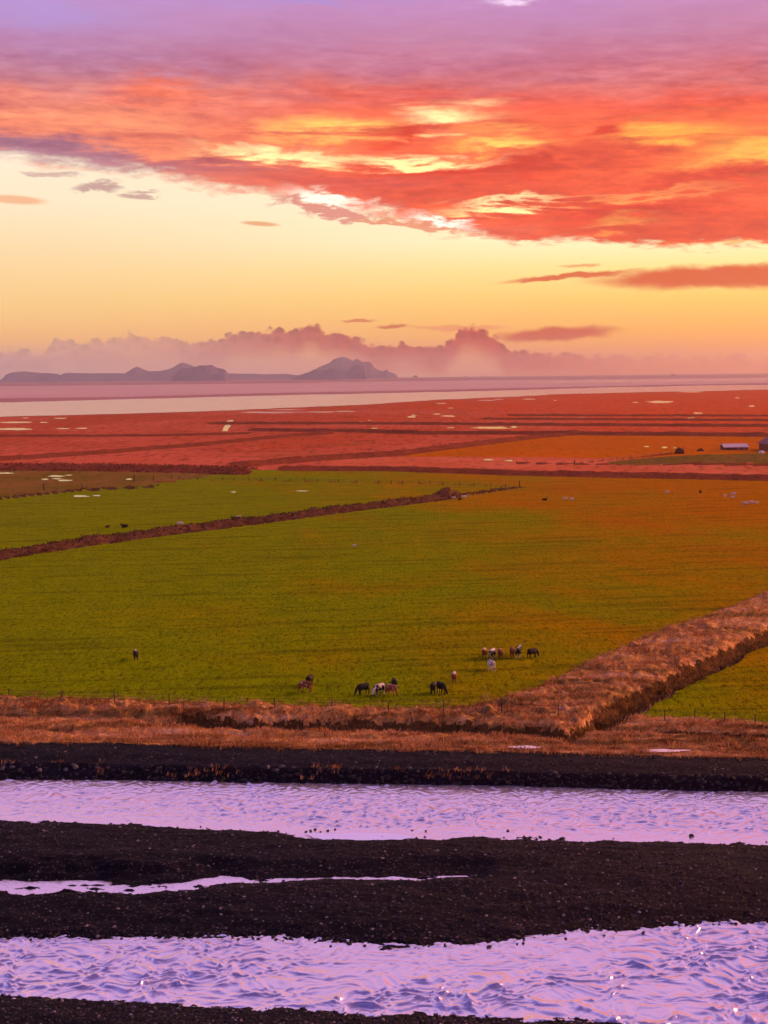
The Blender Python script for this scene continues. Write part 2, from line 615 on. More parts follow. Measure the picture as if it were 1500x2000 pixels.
def b_shore(N, bs):
    p = wpos(N)
    x, y, z = N.sep(p)
    n1 = N.noise(N.vec(x * .002, y * .0006, 2), 1, 4, .6)
    N.put(bs.inputs['Base Color'], N.mix(n1, (.32, .17, .17, 1), (.46, .25, .23, 1)))


material('far_shore', b_shore, 1.0, 0.0)


def water_mat(name, col, rough, bump_scale=None, bdist=.03):
    def b(N, bs):
        bs.inputs['Base Color'].default_value = col
        bs.inputs['Roughness'].default_value = rough
        bs.inputs['IOR'].default_value = 1.333
        if bump_scale:
            p = wpos(N)
            n = N.noise(p, bump_scale, 4, .6, .3)
            bump(N, bs, n, bdist, 1.0)
    m = material(name, b, rough, .5)
    return m


water_mat('river_water', (.95, .82, .88, 1), .16, 6.0, .016)
MATS['river_water'].node_tree.nodes['Principled BSDF'].inputs['Metallic'].default_value = .80     # silt-laden water: strong sheen over a milky body
water_mat('still_water', (.06, .05, .06, 1), .05)
water_mat('pale_water', (.80, .70, .70, 1), .3)  # whitish body colour for the roadside puddles
water_mat('estuary_water', (.42, .24, .25, 1), .2)

# ------------------------------------------------------------------ lay of the land
ZP = 1.0                                          # level of pasture and marsh


def curve(pts, z=0.0):
    q = np.array(sorted(G(px, py, z)[:2] for px, py in pts))
    lo = q[0] + (q[0] - q[1]) * 6; hi = q[-1] + (q[-1] - q[-2]) * 6
    q = np.vstack([lo, q, hi])
    return lambda x: np.interp(x, q[:, 0], q[:, 1])


B0 = curve([(0, 1946), (100, 1950), (300, 1963), (500, 1972), (750, 1983), (900, 1987), (1150, 1998), (1500, 2020)])
B1 = curve([(0, 1829), (200, 1828), (375, 1825), (500, 1825), (650, 1832), (750, 1845), (850, 1841), (1000, 1830), (1100, 1817), (1250, 1806), (1400, 1798), (1500, 1795)])
B2 = curve([(0, 1605), (150, 1608), (280, 1612), (400, 1622), (520, 1624), (575, 1632), (620, 1641), (800, 1641), (950, 1638), (1100, 1642), (1300, 1645), (1500, 1650)])
B3 = curve([(0, 1521), (250, 1522), (500, 1527), (750, 1530), (1000, 1533), (1250, 1541), (1500, 1545)])
BS = curve([(0, 1488), (750, 1503), (1500, 1516)], 1.0)
B4 = curve([(0, 1449), (250, 1452), (500, 1460), (750, 1464), (1000, 1468), (1250, 1475), (1500, 1480)], 1.25)
B5 = curve([(0, 1367), (250, 1372), (500, 1381), (700, 1386), (850, 1388), (920, 1384), (1000, 1366), (1060, 1342), (1150, 1298), (1280, 1240), (1400, 1200), (1500, 1160)], ZP)
DD = curve([(-100, 1393), (0, 1395), (230, 1401), (500, 1412), (800, 1418), (1000, 1425), (1110, 1434), (1180, 1402), (1270, 1354), (1360, 1310), (1440, 1270), (1500, 1243)], ZP)
BR = curve([(1120, 1440), (1170, 1412), (1232, 1398), (1300, 1402), (1415, 1409), (1500, 1415)], ZP)
STREAM = np.array([G(*p, 0)[:2] for p in [(-300, 1742), (-100, 1736), (0, 1733), (150, 1729), (260, 1734), (310, 1735), (370, 1728), (420, 1719), (500, 1719), (600, 1716), (680, 1714), (830, 1714), (915, 1710)]])
STREAM_W = np.array([2.0, 1.9, 1.85, 1.6, 1.25, 1.15, 1.2, 1.1, .55, .32, .45, .4, .12])


def polydist(x, y, P, Wd=None):
    best = np.full(x.shape, 1e9); wv = np.zeros(x.shape)
    for i in range(len(P) - 1):
        ax, ay = P[i]; bx, by = P[i + 1]
        ux, uy = bx - ax, by - ay
        t = np.clip(((x - ax) * ux + (y - ay) * uy) / (ux * ux + uy * uy), 0, 1)
        d = np.hypot(x - ax - t * ux, y - ay - t * uy)
        m = d < best
        best = np.where(m, d, best)
        if Wd is not None:
            wv = np.where(m, Wd[i] + (Wd[i + 1] - Wd[i]) * t, wv)
    return (best, wv) if Wd is not None else best


# turf banks, dykes and drains out on the plain: (pixels, half width m, height m)
BANKS = [
    ([(-500, 1160), (-200, 1113), (0, 1087), (200, 1057), (400, 1031), (600, 1006), (800, 980), (885, 970)], 2.6, 1.25),
    ([(885, 970), (950, 961), (1012, 952)], 1.1, .5),
    ([(-300, 914), (0, 913), (200, 914), (400, 918), (470, 921)], 7.0, 1.6),
    ([(-300, 916), (0, 897), (200, 884), (400, 868), (560, 852), (640, 846)], 6.0, 1.3),
    ([(470, 908), (620, 896), (780, 886), (900, 871), (1040, 854), (1110, 848)], 6.0, 1.5),
    ([(560, 915), (760, 916), (1000, 924), (1500, 934), (1900, 941)], 5.0, 1.2),
    ([(500, 840), (700, 842), (830, 846), (1000, 846), (1500, 850), (2000, 853)], 8.0, 1.5),
    ([(420, 827), (700, 827), (1000, 829), (1500, 832), (2000, 834)], 8.0, 1.3),
    ([(950, 818), (1200, 819), (1500, 821), (2000, 823)], 8.0, 1.1),
    ([(1000, 811), (1500, 812), (2000, 813)], 9.0, 1.0),
    ([(-200, 852), (0, 851), (300, 850), (480, 846)], 7.0, .6),
    ([(-200, 985), (0, 974), (80, 966), (160, 958), (300, 951)], 1.5, .6),
    ([(300, 941), (480, 938), (640, 941), (840, 945), (1012, 951)], .7, .35),
    ([(1120, 906), (1230, 897), (1310, 886)], 1.2, .5),
    ([(1000, 904), (1250, 910), (1500, 913), (1900, 918)], 2.2, .5),
]
BANKW = [(np.array([G(*p, ZP)[:2] for p in pts]), w, h) for pts, w, h in BANKS]
MOUND = G(866, 971, ZP)
HILL = [(G(1290, 906, ZP), 18, 1.2), (G(1400, 903, ZP), 26, 3.0), (G(1500, 902, ZP), 30, 3.2), (G(1600, 902, ZP), 34, 3.0)]

# estuary outline (pixels)
EST = [(-900, 794), (-300, 789), (0, 786), (200, 781), (500, 773), (800, 767), (1000, 762), (1200, 756), (1450, 752), (1900, 748), (2000, 757), (1500, 761), (1250, 766), (1090, 770),
       (1000, 775), (870, 780), (760, 787), (700, 791), (600, 795), (480, 800), (380, 804), (200, 809), (0, 814), (-300, 820), (-900, 830)]


def heights(x, y):
    """ground level and kind of ground at plan points"""
    b0, b1, b2, b3, bs, b4, b5, dd, br = (f(x) for f in (B0, B1, B2, B3, BS, B4, B5, DD, BR))
    rag = fbm(x * .35, y * .9, 4, 3) * .55
    z = np.full(x.shape, -.7)
    k = np.zeros(x.shape, dtype=np.int32)                    # 0 bed / gravel bar
    # nearest bank
    d0 = b0 - y + rag * .5
    z = np.maximum(z, np.where(d0 > -3, np.minimum(.9, d0 * .22) + .05 * fbm(x * 1.5, y * 1.5, 3, 5), -.7))
    k = np.where(d0 > -3, 1, k)
    # middle bar
    dm = np.minimum(y - b1, b2 - y) + rag
    prof = .75 * (1 - np.exp(-np.maximum(dm, 0) / 3.0)) + np.minimum(dm, 0) * .25
    prof = prof * (1 + .35 * fbm(x * .05, y * .12, 3, 8)) + .10 * fbm(x * .22 + y * .1, y * .45, 3, 9) * sstep(dm, 0, 2) + .035 * fbm(x * 2.2, y * 2.2, 3, 10)
    sd_, sw_ = polydist(x, y + fbm(x * .3, y * .3, 3, 21) * .35, STREAM, STREAM_W)
    sw_ = sw_ * (.85 + .55 * fbm(x * .35, y * .9, 3, 23))
    carve = sstep(sd_, sw_ * .9, sw_ * .9 + 2.8)
    bed = (1 - sstep(sd_, sw_ * .55, sw_ * 1.15)) * (.15 - .15 * np.maximum(fbm(x * .5, y * 1.8, 4, 29) - .1, 0) * 1.6)
    prof = np.where(dm > .5, prof * carve - bed, prof)
    mid = (dm > -4) & (y > (b0 + b1) / 2) & (y < (b2 + b3) / 2)
    z = np.where(mid, np.maximum(prof, -.7), z)
    k = np.where(y > (b0 + b1) / 2, 0, k)
    # flood embankment
    t = (y - b3) / np.maximum(bs - b3, .5)
    nl = fbm(x * .8, y * .8, 4, 12)
    lev = 1.0 * np.clip(t, -.6, 1) + .25 * sstep(y, bs, (bs + b4) / 2) + .07 * nl * sstep(t, -.2, .4)
    lev = np.where(y > b4, 1.25 - sstep(y, b4, b4 + 3.5) * .25 + .07 * nl, lev)
    on = y > b3 - 1.5
    z = np.where(on, np.maximum(lev, -.7), z)
    k = np.where(on, 2, k)
    # verge: hummocky dry grass, with the drain along the field
    v = y > b4 + fbm(x * .5, y * .5, 3, 14) * .4
    hum = np.abs(fbm(x * .33, y * .33, 4, 15)) * .62 + .12 * fbm(x * 1.9, y * 1.9, 3, 16)
    wj = fbm(x * .18, y * .18, 3, 18)
    dd_ = dd + wj * 1.2
    diag = sstep(x, 17, 24)
    slope = np.where(x > 21, 1.75, 1.0)                       # the diagonal drain is crossed at an angle
    s = (y - dd_) / slope                                     # + on the field side
    ditch = np.exp(-((s + .2) / (1.6 + .2 * diag)) ** 2) * (1.25 + .35 * diag)
    ditch = np.where((x > 21) | (x < 15), ditch, ditch * .95)
    ditch = ditch * (.30 + .70 * sstep(x + wj * 4, -30, -12))
    far_side = sstep(s, 0, 1.6) * (1 - sstep(y - b5, -2.0, 1.2))
    vz = ZP + far_side * (.25 + .15 * diag) + hum * (.45 + .60 * far_side) - ditch
    # lesser drain right of the junction and a swale near the road
    dr = curve_dr(x)
    vz = vz - .8 * np.exp(-((y - dr) / .8) ** 2) * sstep(x, 20, 24)
    dn = b4 + 5.0 + 1.2 * wj
    vz = vz - .45 * np.exp(-((y - dn) / .7) ** 2) * sstep(fbm(x * .09, 0 * y, 2, 33), -.35, .2)
    blend = sstep(y, b4, b4 + 3.0)
    z = np.where(v, z * (1 - blend) + vz * blend, z)
    k = np.where(v, 3, k)
    k = np.where(v & ((ditch > .62 + .30 * fbm(x * .9, y * .9, 3, 34)) | ((np.abs(y - dr) < .7) & (x > 22))), 9, k)
    # pasture
    sw = .10 * fbm(x * .03, y * .03, 3, 19) + .05 * fbm(x * .25, y * .25, 3, 20) + .03 * fbm(x * .9, y * .5, 3, 24) * sstep(-y, -320, -200)
    rj = fbm(x * .6, y * .6, 3, 22) * .6
    past = (y > b5 + rj)
    pb = sstep(y - b5, -.6, 1.4)
    z = np.where(y > b5 - .6, z * (1 - pb) + (ZP + sw) * pb, z)
    k = np.where(past, 4, k)
    rf = (x > 20) & (y < dd_ - 2.2 * slope + rj) & (y > br + rj)
    z = np.where(rf, z * .15 + (ZP + sw) * .85, z)
    k = np.where(rf, 5, k)
    # plain beyond the pasture
    pe = PE(x) + fbm(x * .05, y * .05, 3, 25) * 3
    far = y > pe
    k = np.where(far, 6, k)
    wm = far & (y < WM(x) + fbm(x * .03, y * .03, 3, 26) * 5) & (x < WMX)
    k = np.where(wm, 7, k)
    hf = far & (x > HFX0 + (y - 500) * .0) & (y > HF0(x)) & (y < HF1(x))
    k = np.where(hf, 8, k)
    rd = far & (x > RDX0) & (y < HF0(x))
    k = np.where(rd, 10, k)
    k = np.where(y > MUD(x), 11, k)
    k = np.where((y > MUD(x)) & (y < SBAR(x)), 14, k)
    k = np.where(y > FSH(x), 13, k)
    z = np.where(far, ZP + .03 * fbm(x * .02, y * .02, 2, 27), z)
    # banks and drains
    for i, (P, w, h) in enumerate(BANKW):
        m = (np.abs(y - np.interp(x, np.sort(P[:, 0]), P[np.argsort(P[:, 0]), 1])) < 60 + w * 6) & (x > P[:, 0].min() - 30) & (x < P[:, 0].max() + 30)
        if not m.any():
            continue
        xs, ys = x[m], y[m]
        d = polydist(xs, ys, P)
        rg = 1 + (.45 if w < 3 else .28) * fbm(xs * .25 / max(w / 2.6, .6), ys * .25, 4, 40 + i)
        g = np.exp(-(d / w) ** 2 * 1.2) * h * rg
        dn_ = polydist(xs, ys + w * 1.5, P)
        g = g - np.exp(-(dn_ / (w * .6)) ** 2) * h * .5
        z[m] = z[m] + g
        kk = k[m]
        kk[(d < w * .98 * rg) | (dn_ < w * .65)] = 20 + i
        k[m] = kk
    dmn = np.hypot((x - MOUND[0]) / 1.3, y - MOUND[1])
    z = z + 1.5 * np.exp(-(dmn / 2.0) ** 4) * (1 + .3 * fbm(x * .5, y * .5, 3, 61))
    k = np.where(dmn < 3.0, 20, k)
    for (hx, hy, _), r, hh in HILL:
        dh = np.hypot((x - hx) / (r * 1.2), (y - hy) / r)
        m = dh < 1.8
        if m.any():
            z[m] = np.maximum(z[m], ZP - .12 + hh * np.exp(-dh[m] ** 2) * (1 + .1 * fbm(x[m] * .2, y[m] * .2, 3, 62)))
        k = np.where(dh < .95, 12, k)
    return z, k


curve_dr = curve([(1120, 1434), (1200, 1427), (1300, 1429), (1400, 1433), (1500, 1437)], ZP)
PE = curve([(-300, 990), (0, 969), (150, 961), (280, 947), (370, 937), (460, 921), (640, 916), (1000, 925), (1500, 935), (2000, 945)], ZP)
WM = curve([(-300, 912), (0, 915), (300, 917), (480, 921), (640, 915)], ZP)
WMX = G(620, 915, ZP)[0]
HF0 = curve([(760, 893), (900, 892), (1100, 894), (1300, 899), (1500, 905), (1900, 915)], ZP)
HF1 = curve([(760, 889), (850, 880), (940, 868), (1060, 855), (1120, 849), (1500, 852), (1900, 856)], ZP)
HFX0 = G(790, 888, ZP)[0]
RDX0 = G(640, 905, ZP)[0]
MUD = curve([(-400, 797), (0, 790), (500, 777), (800, 770), (1000, 765), (1250, 759), (1500, 752), (1900, 748)], ZP)

SBAR = curve([(-400, 785), (0, 778), (250, 775), (500, 768.5), (800, 763), (1000, 758), (1250, 753), (1500, 748), (1900, 744)], ZP)
FSH = curve([(-400, 759), (0, 755), (750, 746), (1500, 737), (1900, 733.5)], ZP)

# fan of ground points, finer near the viewer
rows_px = np.concatenate([np.arange(2170, 1340, -1.8), np.arange(1340, 1000, -2.4), np.arange(1000, 900, -1.4), np.arange(900, HOR + 14, -.55)])
rowY = (CAMZ - .8) * F / (rows_px - HOR)
rowY = np.concatenate([rowY, np.geomspace(rowY[-1] * 1.08, 21000, 14)])
colT = np.concatenate([np.linspace(-.56, -.31, 50)[:-1], np.linspace(-.31, .31, 560), np.linspace(.31, .56, 50)[1:]])
X = np.outer(rowY, colT)
Y = np.repeat(rowY[:, None], len(colT), 1)
Z, K = heights(X.ravel(), Y.ravel())
Z = Z.reshape(X.shape)
K = K.reshape(X.shape)
nr, nc = X.shape
idx = np.arange(nr * nc).reshape(nr, nc)
faces = np.stack([idx[:-1, :-1], idx[:-1, 1:], idx[1:, 1:], idx[1:, :-1]], -1).reshape(-1, 4)
FK = K[:-1, :-1].ravel()
V = np.stack([X.ravel(), Y.ravel(), Z.ravel()], -1)
# a buried strip of land behind the frame, under the viewer's cliff, is not needed: the fan begins below the frame

KIND = {0: ('gravel_bar', 'gravel'), 1: ('river_shore', 'gravel'), 2: ('embankment', 'gravel'), 3: ('grass_verge', 'verge_grass'), 4: ('pasture', 'pasture_grass'),
        5: ('side_pasture', 'pasture_grass'), 6: ('marsh', 'marsh_grass'), 7: ('wet_meadow', 'wet_meadow'), 8: ('hayfield', 'hayfield'), 9: ('ditch', 'ditch_soil'),
        10: ('reed_field', 'reed_grass'), 11: ('mudflat', 'mudflat'), 12: ('farm_hill', 'wet_meadow'), 13: ('far_shore', 'far_shore'), 14: ('sand_spit', 'far_shore')}
GROUND = {}


def submesh(name, sel):
    f = faces[sel]
    u, inv = np.unique(f, return_inverse=True)
    return np_mesh(name, V[u], inv.reshape(-1, 4))


for kk in np.unique(FK):
    nm, mt = KIND.get(int(kk), ('turf_bank', 'drain_turf' if 20 + 2 <= kk and kk != 31 else 'bank_turf'))
    GROUND[int(kk)] = link(nm, submesh(nm, FK == kk), MATS[mt], kind='structure')


def lookup(x, y):
    """level and kind of the built ground under plan points"""
    x = np.atleast_1d(np.asarray(x, float)); y = np.atleast_1d(np.asarray(y, float))
    fr = np.clip(np.interp(y, rowY, np.arange(nr)), 0, nr - 1.001)
    fc = np.clip(np.interp(x / y, colT, np.arange(nc)), 0, nc - 1.001)
    i, j = fr.astype(int), fc.astype(int)
    a, b = fr - i, fc - j
    z = (Z[i, j] * (1 - a) + Z[i + 1, j] * a) * (1 - b) + (Z[i, j + 1] * (1 - a) + Z[i + 1, j + 1] * a) * b
    return z, K[i, j]


def zat(x, y):
    return float(lookup(x, y)[0][0])


def on_ground(px, py, z0=ZP, it=4):
    z = z0
    for _ in range(it):
        x, y, _z = G(px, py, z)
        z = zat(x, y)
    return x, y, z


# ------------------------------------------------------------------ river water
wr = np.concatenate([np.arange(2120, 2010, -2.4), np.arange(2010, 1790, -1.2), np.arange(1790, 1655, -2), np.arange(1655, 1500, -1.0)])
wy = CAMZ * F / (wr - HOR)
wt_ = np.concatenate([np.linspace(-.56, -.31, 60)[:-1], np.linspace(-.31, .31, 720), np.linspace(.31, .56, 60)[1:]])
WX = np.outer(wy, wt_); WY = np.repeat(wy[:, None], len(wt_), 1)


def waves(x, y):
    near = 1 - sstep(y, B1(x) - 1, (B1(x) + B2(x)) / 2)
    # steep standing waves of a fast shallow river: sharp crests, round troughs
    wx = x + fbm(x * .25, y * .25, 2, 70) * 1.2; wyv = y + fbm(x * .3, y * .3, 2, 71) * 1.0
    def crest(n):
        return np.exp(1.4 * n) - 1.0
    r1 = crest(perlin(wx * .56 + wyv * .05, wyv * .90, 72) + .5 * perlin(wx * 1.1, wyv * 1.7, 76))
    r2 = crest(perlin(wx * 1.4 - wyv * .25, wyv * 2.6, 73) + .4 * perlin(wx * 2.8, wyv * 4.2, 77))
    r3 = crest(perlin(wx * 2.6 + wyv * .5, wyv * 4.4, 74))
    patch = .35 + .65 * sstep(fbm(x * .06, y * .14, 3, 75), -.5, .5)
    d1 = sstep(B1(x) - y, .2, 9)                      # calmer by the bar
    hn = (r1 * .115 * (.10 + .90 * d1) + r2 * .052 + r3 * .015) * patch
    hf = (r2 * .050 + r1 * .014 + r3 * .016) * (.5 + .5 * patch)
    d2 = sstep(y - B2(x), .3, 4)
    pool = np.exp(-((x - POOL[0]) / 4.0) ** 4) * np.exp(-((y - POOL[1]) / 1.6) ** 2)
    hf = hf * (.25 + .75 * d2) * (1 - .95 * pool)
    amp_mid = sstep(y, B1(x), B1(x) + 1) * (1 - sstep(y, B2(x) - 1.5, B2(x)))
    h = near * hn + (1 - near) * hf
    h = np.where(amp_mid > .01, h * (1 - amp_mid) + amp_mid * r3 * .006, h)
    return h - .06


POOL = G(705, 1633, 0)
WZ = waves(WX.ravel(), WY.ravel())
wi = np.arange(WX.size).reshape(WX.shape)
wf = np.stack([wi[:-1, :-1], wi[:-1, 1:], wi[1:, 1:], wi[1:, :-1]], -1).reshape(-1, 4)
link('river', np_mesh('river', np.stack([WX.ravel(), WY.ravel(), WZ], -1), wf), MATS['river_water'], kind='structure')


# ------------------------------------------------------------------ standing water on the plain
def pond_mesh(name, poly, z):
    bm = bmesh.new()
    vs = [bm.verts.new((x, y, z)) for x, y in poly]
    f = bm.faces.new(vs)
    if f.calc_area() > 0 and f.normal.z < 0:
        f.normal_flip()
    bm.normal_update()
    if bm.faces[:][0].normal.z < 0:
        bmesh.ops.reverse_faces(bm, faces=bm.faces[:])
    me = bpy.data.meshes.new(name)
    bm.to_mesh(me); bm.free()
    return me


def subdiv_px(pts, n=6, j=.5, seed=1):
    r = random.Random(seed); out = []
    for i in range(len(pts)):
        a, b = pts[i], pts[(i + 1) % len(pts)]
        for k in range(n):
            t = k / n
            out.append((a[0] + (b[0] - a[0]) * t, a[1] + (b[1] - a[1]) * t + (r.uniform(-j, j) if k else 0)))
    return out


est_w = [G(px, py, ZP + .25)[:2] for px, py in subdiv_px(EST, 6, .5, 3)]
link('estuary', pond_mesh('estuary', est_w, ZP + .25), MATS['estuary_water'], kind='structure')
FARW = [(960, 748), (1200, 743), (1500, 740), (2000, 737.5), (2000, 739), (1500, 743), (1200, 746.5)]
link('lagoon', pond_mesh('lagoon', [G(px, py, ZP + .3)[:2] for px, py in FARW], ZP + .3), MATS['estuary_water'], kind='structure')

PONDS = [(30, 825, 32, 1.6), (117, 817, 13, 1.2), (28, 838, 35, 2.2), (85, 825, 8, 1), (123, 837, 13, 1), (159, 836.5, 12, 1), (50, 816.5, 6, .8), (530, 805.5, 60, 1.6), (625, 804.5, 28, 1.5), (672, 803.5, 20, 1.4), (560, 800, 30, 1.0),
         (627, 793, 26, 1.2), (698, 824.5, 10, 1.3), (722, 821, 3, .8), (804, 814, 9, 1.6), (808, 811, 5, .9), (853, 808.5, 7, 1.2), (876, 812.5, 14, 1.6), (880, 797, 6, .7), (862, 788, 10, 1.0), (950, 782, 18, 1.0), (975, 780, 10, .9),
         (953, 817, 6, 1.2), (960, 835.5, 42, 2.3), (880, 835.5, 8, 1), (1004, 834, 6, 2), (1060, 816.5, 13, 1.8), (1034, 779.5, 13, 1.0), (1084, 782, 3, .9), (1133, 817, 15, 1.6), (1082, 810, 4, .8), (1241, 786, 6, 1.0), (1288, 785, 26, 2.0),
         (1363, 807, 9, 1.4), (1350, 817, 9, 1.4), (1468, 793, 6, 1.4), (1440, 777, 5, .9), (1350, 765.5, 25, .9), (1263, 872, 5, 1.2), (1298, 874, 6, 1.6), (1318, 874.5, 4, 1), (954, 898, 10, 1.3), (994, 899.5, 8, 1.3), (1097, 904, 4, 1),
         (731, 836.5, 6, 1), (726, 841, 2.5, 1.4), (12, 924, 14, 1.5), (110, 930, 16, 1.7), (134, 928, 7, 1), (88, 936, 8, 1.4), (112, 935, 9, 1.2), (126, 938.5, 13, 1.7), (252, 936, 6, 1.6), (158, 969, 15, 1.7), (189, 968, 8, 1.3), (455, 961, 6, 1),
         (590, 959, 13, .9), (1025, 1459, 30, 3.2), (1290, 1466, 46, 3.2)]
for i, (cx, cyy, hw, hh) in enumerate(PONDS):
    r = random.Random(100 + i)
    z = ZP + .12
    if cyy > 1400:
        z = zat(*G(cx, cyy, ZP)[:2]) + .25
    pl = []
    n = 22
    for q in range(n):
        a = 2 * math.pi * q / n
        rr = 1 + r.uniform(-.28, .22)
        pl.append(G(cx + math.cos(a) * hw * rr * (1 + .15 * math.sin(a * 3 + i)), cyy - math.sin(a) * hh * rr, z)[:2])
    link('pond', pond_mesh('pond', pl, z), MATS['pale_water' if cyy > 1400 else 'still_water'], kind='structure')
pl = [G(px, py, ZP + .12)[:2] for px, py in [(434, 842), (437, 834), (441, 829), (441, 825), (446, 820.5), (456, 820), (455, 824), (450, 829), (451, 832), (446, 837), (445, 842)]]
link('pond', pond_mesh('pond', pl, ZP + .12), MATS['still_water'], kind='structure')


POOLP = [(596, 1627), (640, 1629), (700, 1626), (760, 1628), (800, 1631), (803, 1637), (780, 1640), (700, 1641), (640, 1641), (615, 1637)]
water_mat('pool_water', (.86, .80, .96, 1), .05)
MATS['pool_water'].node_tree.nodes['Principled BSDF'].inputs['Metallic'].default_value = .62
link('pond', pond_mesh('pond', [G(px, py, .03)[:2] for px, py in subdiv_px(POOLP, 5, .8, 8)], .03), MATS['pool_water'], kind='structure')

# ------------------------------------------------------------------ scatter helpers
def stones_mesh(name, pts, sizes, seed, flat=.62):
    """many small angular stones joined into one mesh: each an irregular octahedron-like pebble (6 verts, 8 faces)"""
    r = np.random.default_rng(seed)
    n = len(pts)
    base = np.array([[1, 0, 0], [0, 1, 0], [-1, 0, 0], [0, -1, 0], [0, 0, 1], [0, 0, -1]], float)
    tri = np.array([[0, 1, 4], [1, 2, 4], [2, 3, 4], [3, 0, 4], [1, 0, 5], [2, 1, 5], [3, 2, 5], [0, 3, 5]])
    v = base[None] * (1 + r.uniform(-.35, .35, (n, 6, 1))) + r.uniform(-.22, .22, (n, 6, 3))
    a = r.uniform(0, 2 * math.pi, n); c, s = np.cos(a), np.sin(a)
    v = np.stack([v[..., 0] * c[:, None] - v[..., 1] * s[:, None], v[..., 0] * s[:, None] + v[..., 1] * c[:, None], v[..., 2] * flat], -1)
    v = v * sizes[:, None, None] + pts[:, None, :]
    f = tri[None] + (np.arange(n) * 6)[:, None, None]
    return np_mesh(name, v.reshape(-1, 3), f.reshape(-1, 3), False, {'rnd': np.repeat(r.random(n), 6)})


def blades_mesh(name, pts, length, width, lean, seed, per=6, spread=.18):
    """tussocks: per clump a few bent grass blades, each one tapered strip of 3 triangles"""
    r = np.random.default_rng(seed)
    n = len(pts)
    P = np.repeat(pts, per, 0) + np.concatenate([r.normal(0, spread, (n * per, 2)), np.zeros((n * per, 1))], 1)
    L = np.repeat(length, per) * r.uniform(.6, 1.15, n * per)
    a = r.uniform(0, 2 * math.pi, n * per)
    ln = lean * r.uniform(.3, 1.3, n * per)
    dirx, diry = np.cos(a) * ln + .25, np.sin(a) * ln - .12
    wx_, wy_ = width * np.cos(a + 1.57), width * np.sin(a + 1.57)
    wx_ = np.where(np.abs(wx_) < width * .5, width * .7, wx_)
    z0 = P[:, 2] - .08
    v = np.zeros((n * per, 5, 3))
    v[:, 0] = np.stack([P[:, 0] - wx_, P[:, 1] - wy_, z0], -1)
    v[:, 1] = np.stack([P[:, 0] + wx_, P[:, 1] + wy_, z0], -1)
    mx, my, mz = P[:, 0] + dirx * L * .45, P[:, 1] + diry * L * .45, z0 + L * .66
    v[:, 2] = np.stack([mx + wx_ * .8, my + wy_ * .8, mz], -1)
    v[:, 3] = np.stack([mx - wx_ * .8, my - wy_ * .8, mz], -1)
    v[:, 4] = np.stack([P[:, 0] + dirx * L * 1.2, P[:, 1] + diry * L * 1.2, z0 + L * .92], -1)
    f = np.array([[0, 1, 2], [0, 2, 3], [3, 2, 4]])[None] + (np.arange(n * per) * 5)[:, None, None]
    rn = np.repeat(np.repeat(r.random(n), per) * .6 + r.random(n * per) * .4, 5)
    return np_mesh(name, v.reshape(-1, 3), f.reshape(-1, 3), False, {'rnd': rn})


def b_stones(N, bs):
    r = attr(N, 'rnd')
    x = N.sep(wpos(N))[0]
    c = N.ramp(r, [(0, (.001, .001, .003, 1)), (.45, (.004, .0034, .009, 1)), (.75, (.018, .014, .028, 1)), (.92, (.09, .07, .10, 1)), (1, (.26, .21, .24, 1))])
    w = N.ramp(r, [(0, (.002, .001, .002, 1)), (.45, (.008, .003, .007, 1)), (.75, (.026, .012, .020, 1)), (.92, (.10, .062, .075, 1)), (1, (.26, .19, .20, 1))])
    N.put(bs.inputs['Base Color'], N.mix(N.step(x, -10, 24), c, w))  # pebbles redden rightwards: the red glow is in their colour


material('pebbles', b_stones, .75, .15)


def blade_mat(name, stops):
    def b(N, bs):
        r = attr(N, 'rnd')
        p = wpos(N)
        x, y, z = N.sep(p)
        n1 = N.noise(p, .16, 4, .6)
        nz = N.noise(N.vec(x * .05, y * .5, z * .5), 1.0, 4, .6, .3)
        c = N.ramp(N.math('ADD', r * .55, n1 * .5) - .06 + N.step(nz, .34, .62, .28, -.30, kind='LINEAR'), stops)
        N.put(bs.inputs['Base Color'], c)
    return material(name, b, 1.0, 0.0)


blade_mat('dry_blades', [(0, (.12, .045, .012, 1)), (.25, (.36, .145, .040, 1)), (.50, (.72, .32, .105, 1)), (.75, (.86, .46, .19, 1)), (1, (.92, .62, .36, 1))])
blade_mat('ditch_blades', [(0, (.045, .020, .007, 1)), (.4, (.13, .062, .020, 1)), (.75, (.34, .17, .060, 1)), (1, (.60, .33, .14, 1))])
blade_mat('bank_blades', [(0, (.055, .022, .012, 1)), (.5, (.13, .056, .028, 1)), (1, (.26, .125, .065, 1))])
blade_mat('green_blades', [(0, (.060, .064, .003, 1)), (.5, (.115, .110, .005, 1)), (1, (.19, .150, .010, 1))])


def scatter_fan(n, ylo, yhi, seed, tmax=.36):
    """random plan points, even in the picture's own foreshortening so that near ones are not starved"""
    r = np.random.default_rng(seed)
    q = r.uniform(CAMZ * F / yhi, CAMZ * F / ylo, n)
    y = CAMZ * F / q
    return r.uniform(-tmax, tmax, n) * y, y


# pebbles over the gravel
x, y = scatter_fan(70000, 62, 128, 31)
z, k = lookup(x, y)
r = np.random.default_rng(5)
m = (z > -.10) & (k <= 2)
x, y, z, k = x[m], y[m], z[m], k[m]
edge_b = np.exp(-np.abs(z) / .1)
sz = .035 + .13 * r.random(len(x)) ** 4 + .06 * edge_b * r.random(len(x)) ** 3
kp = r.random(len(x)) < .85
peb = stones_mesh('gravel', np.stack([x, y, z], -1)[kp], sz[kp], 6)
link('gravel', peb, MATS['pebbles'], kind='stuff')


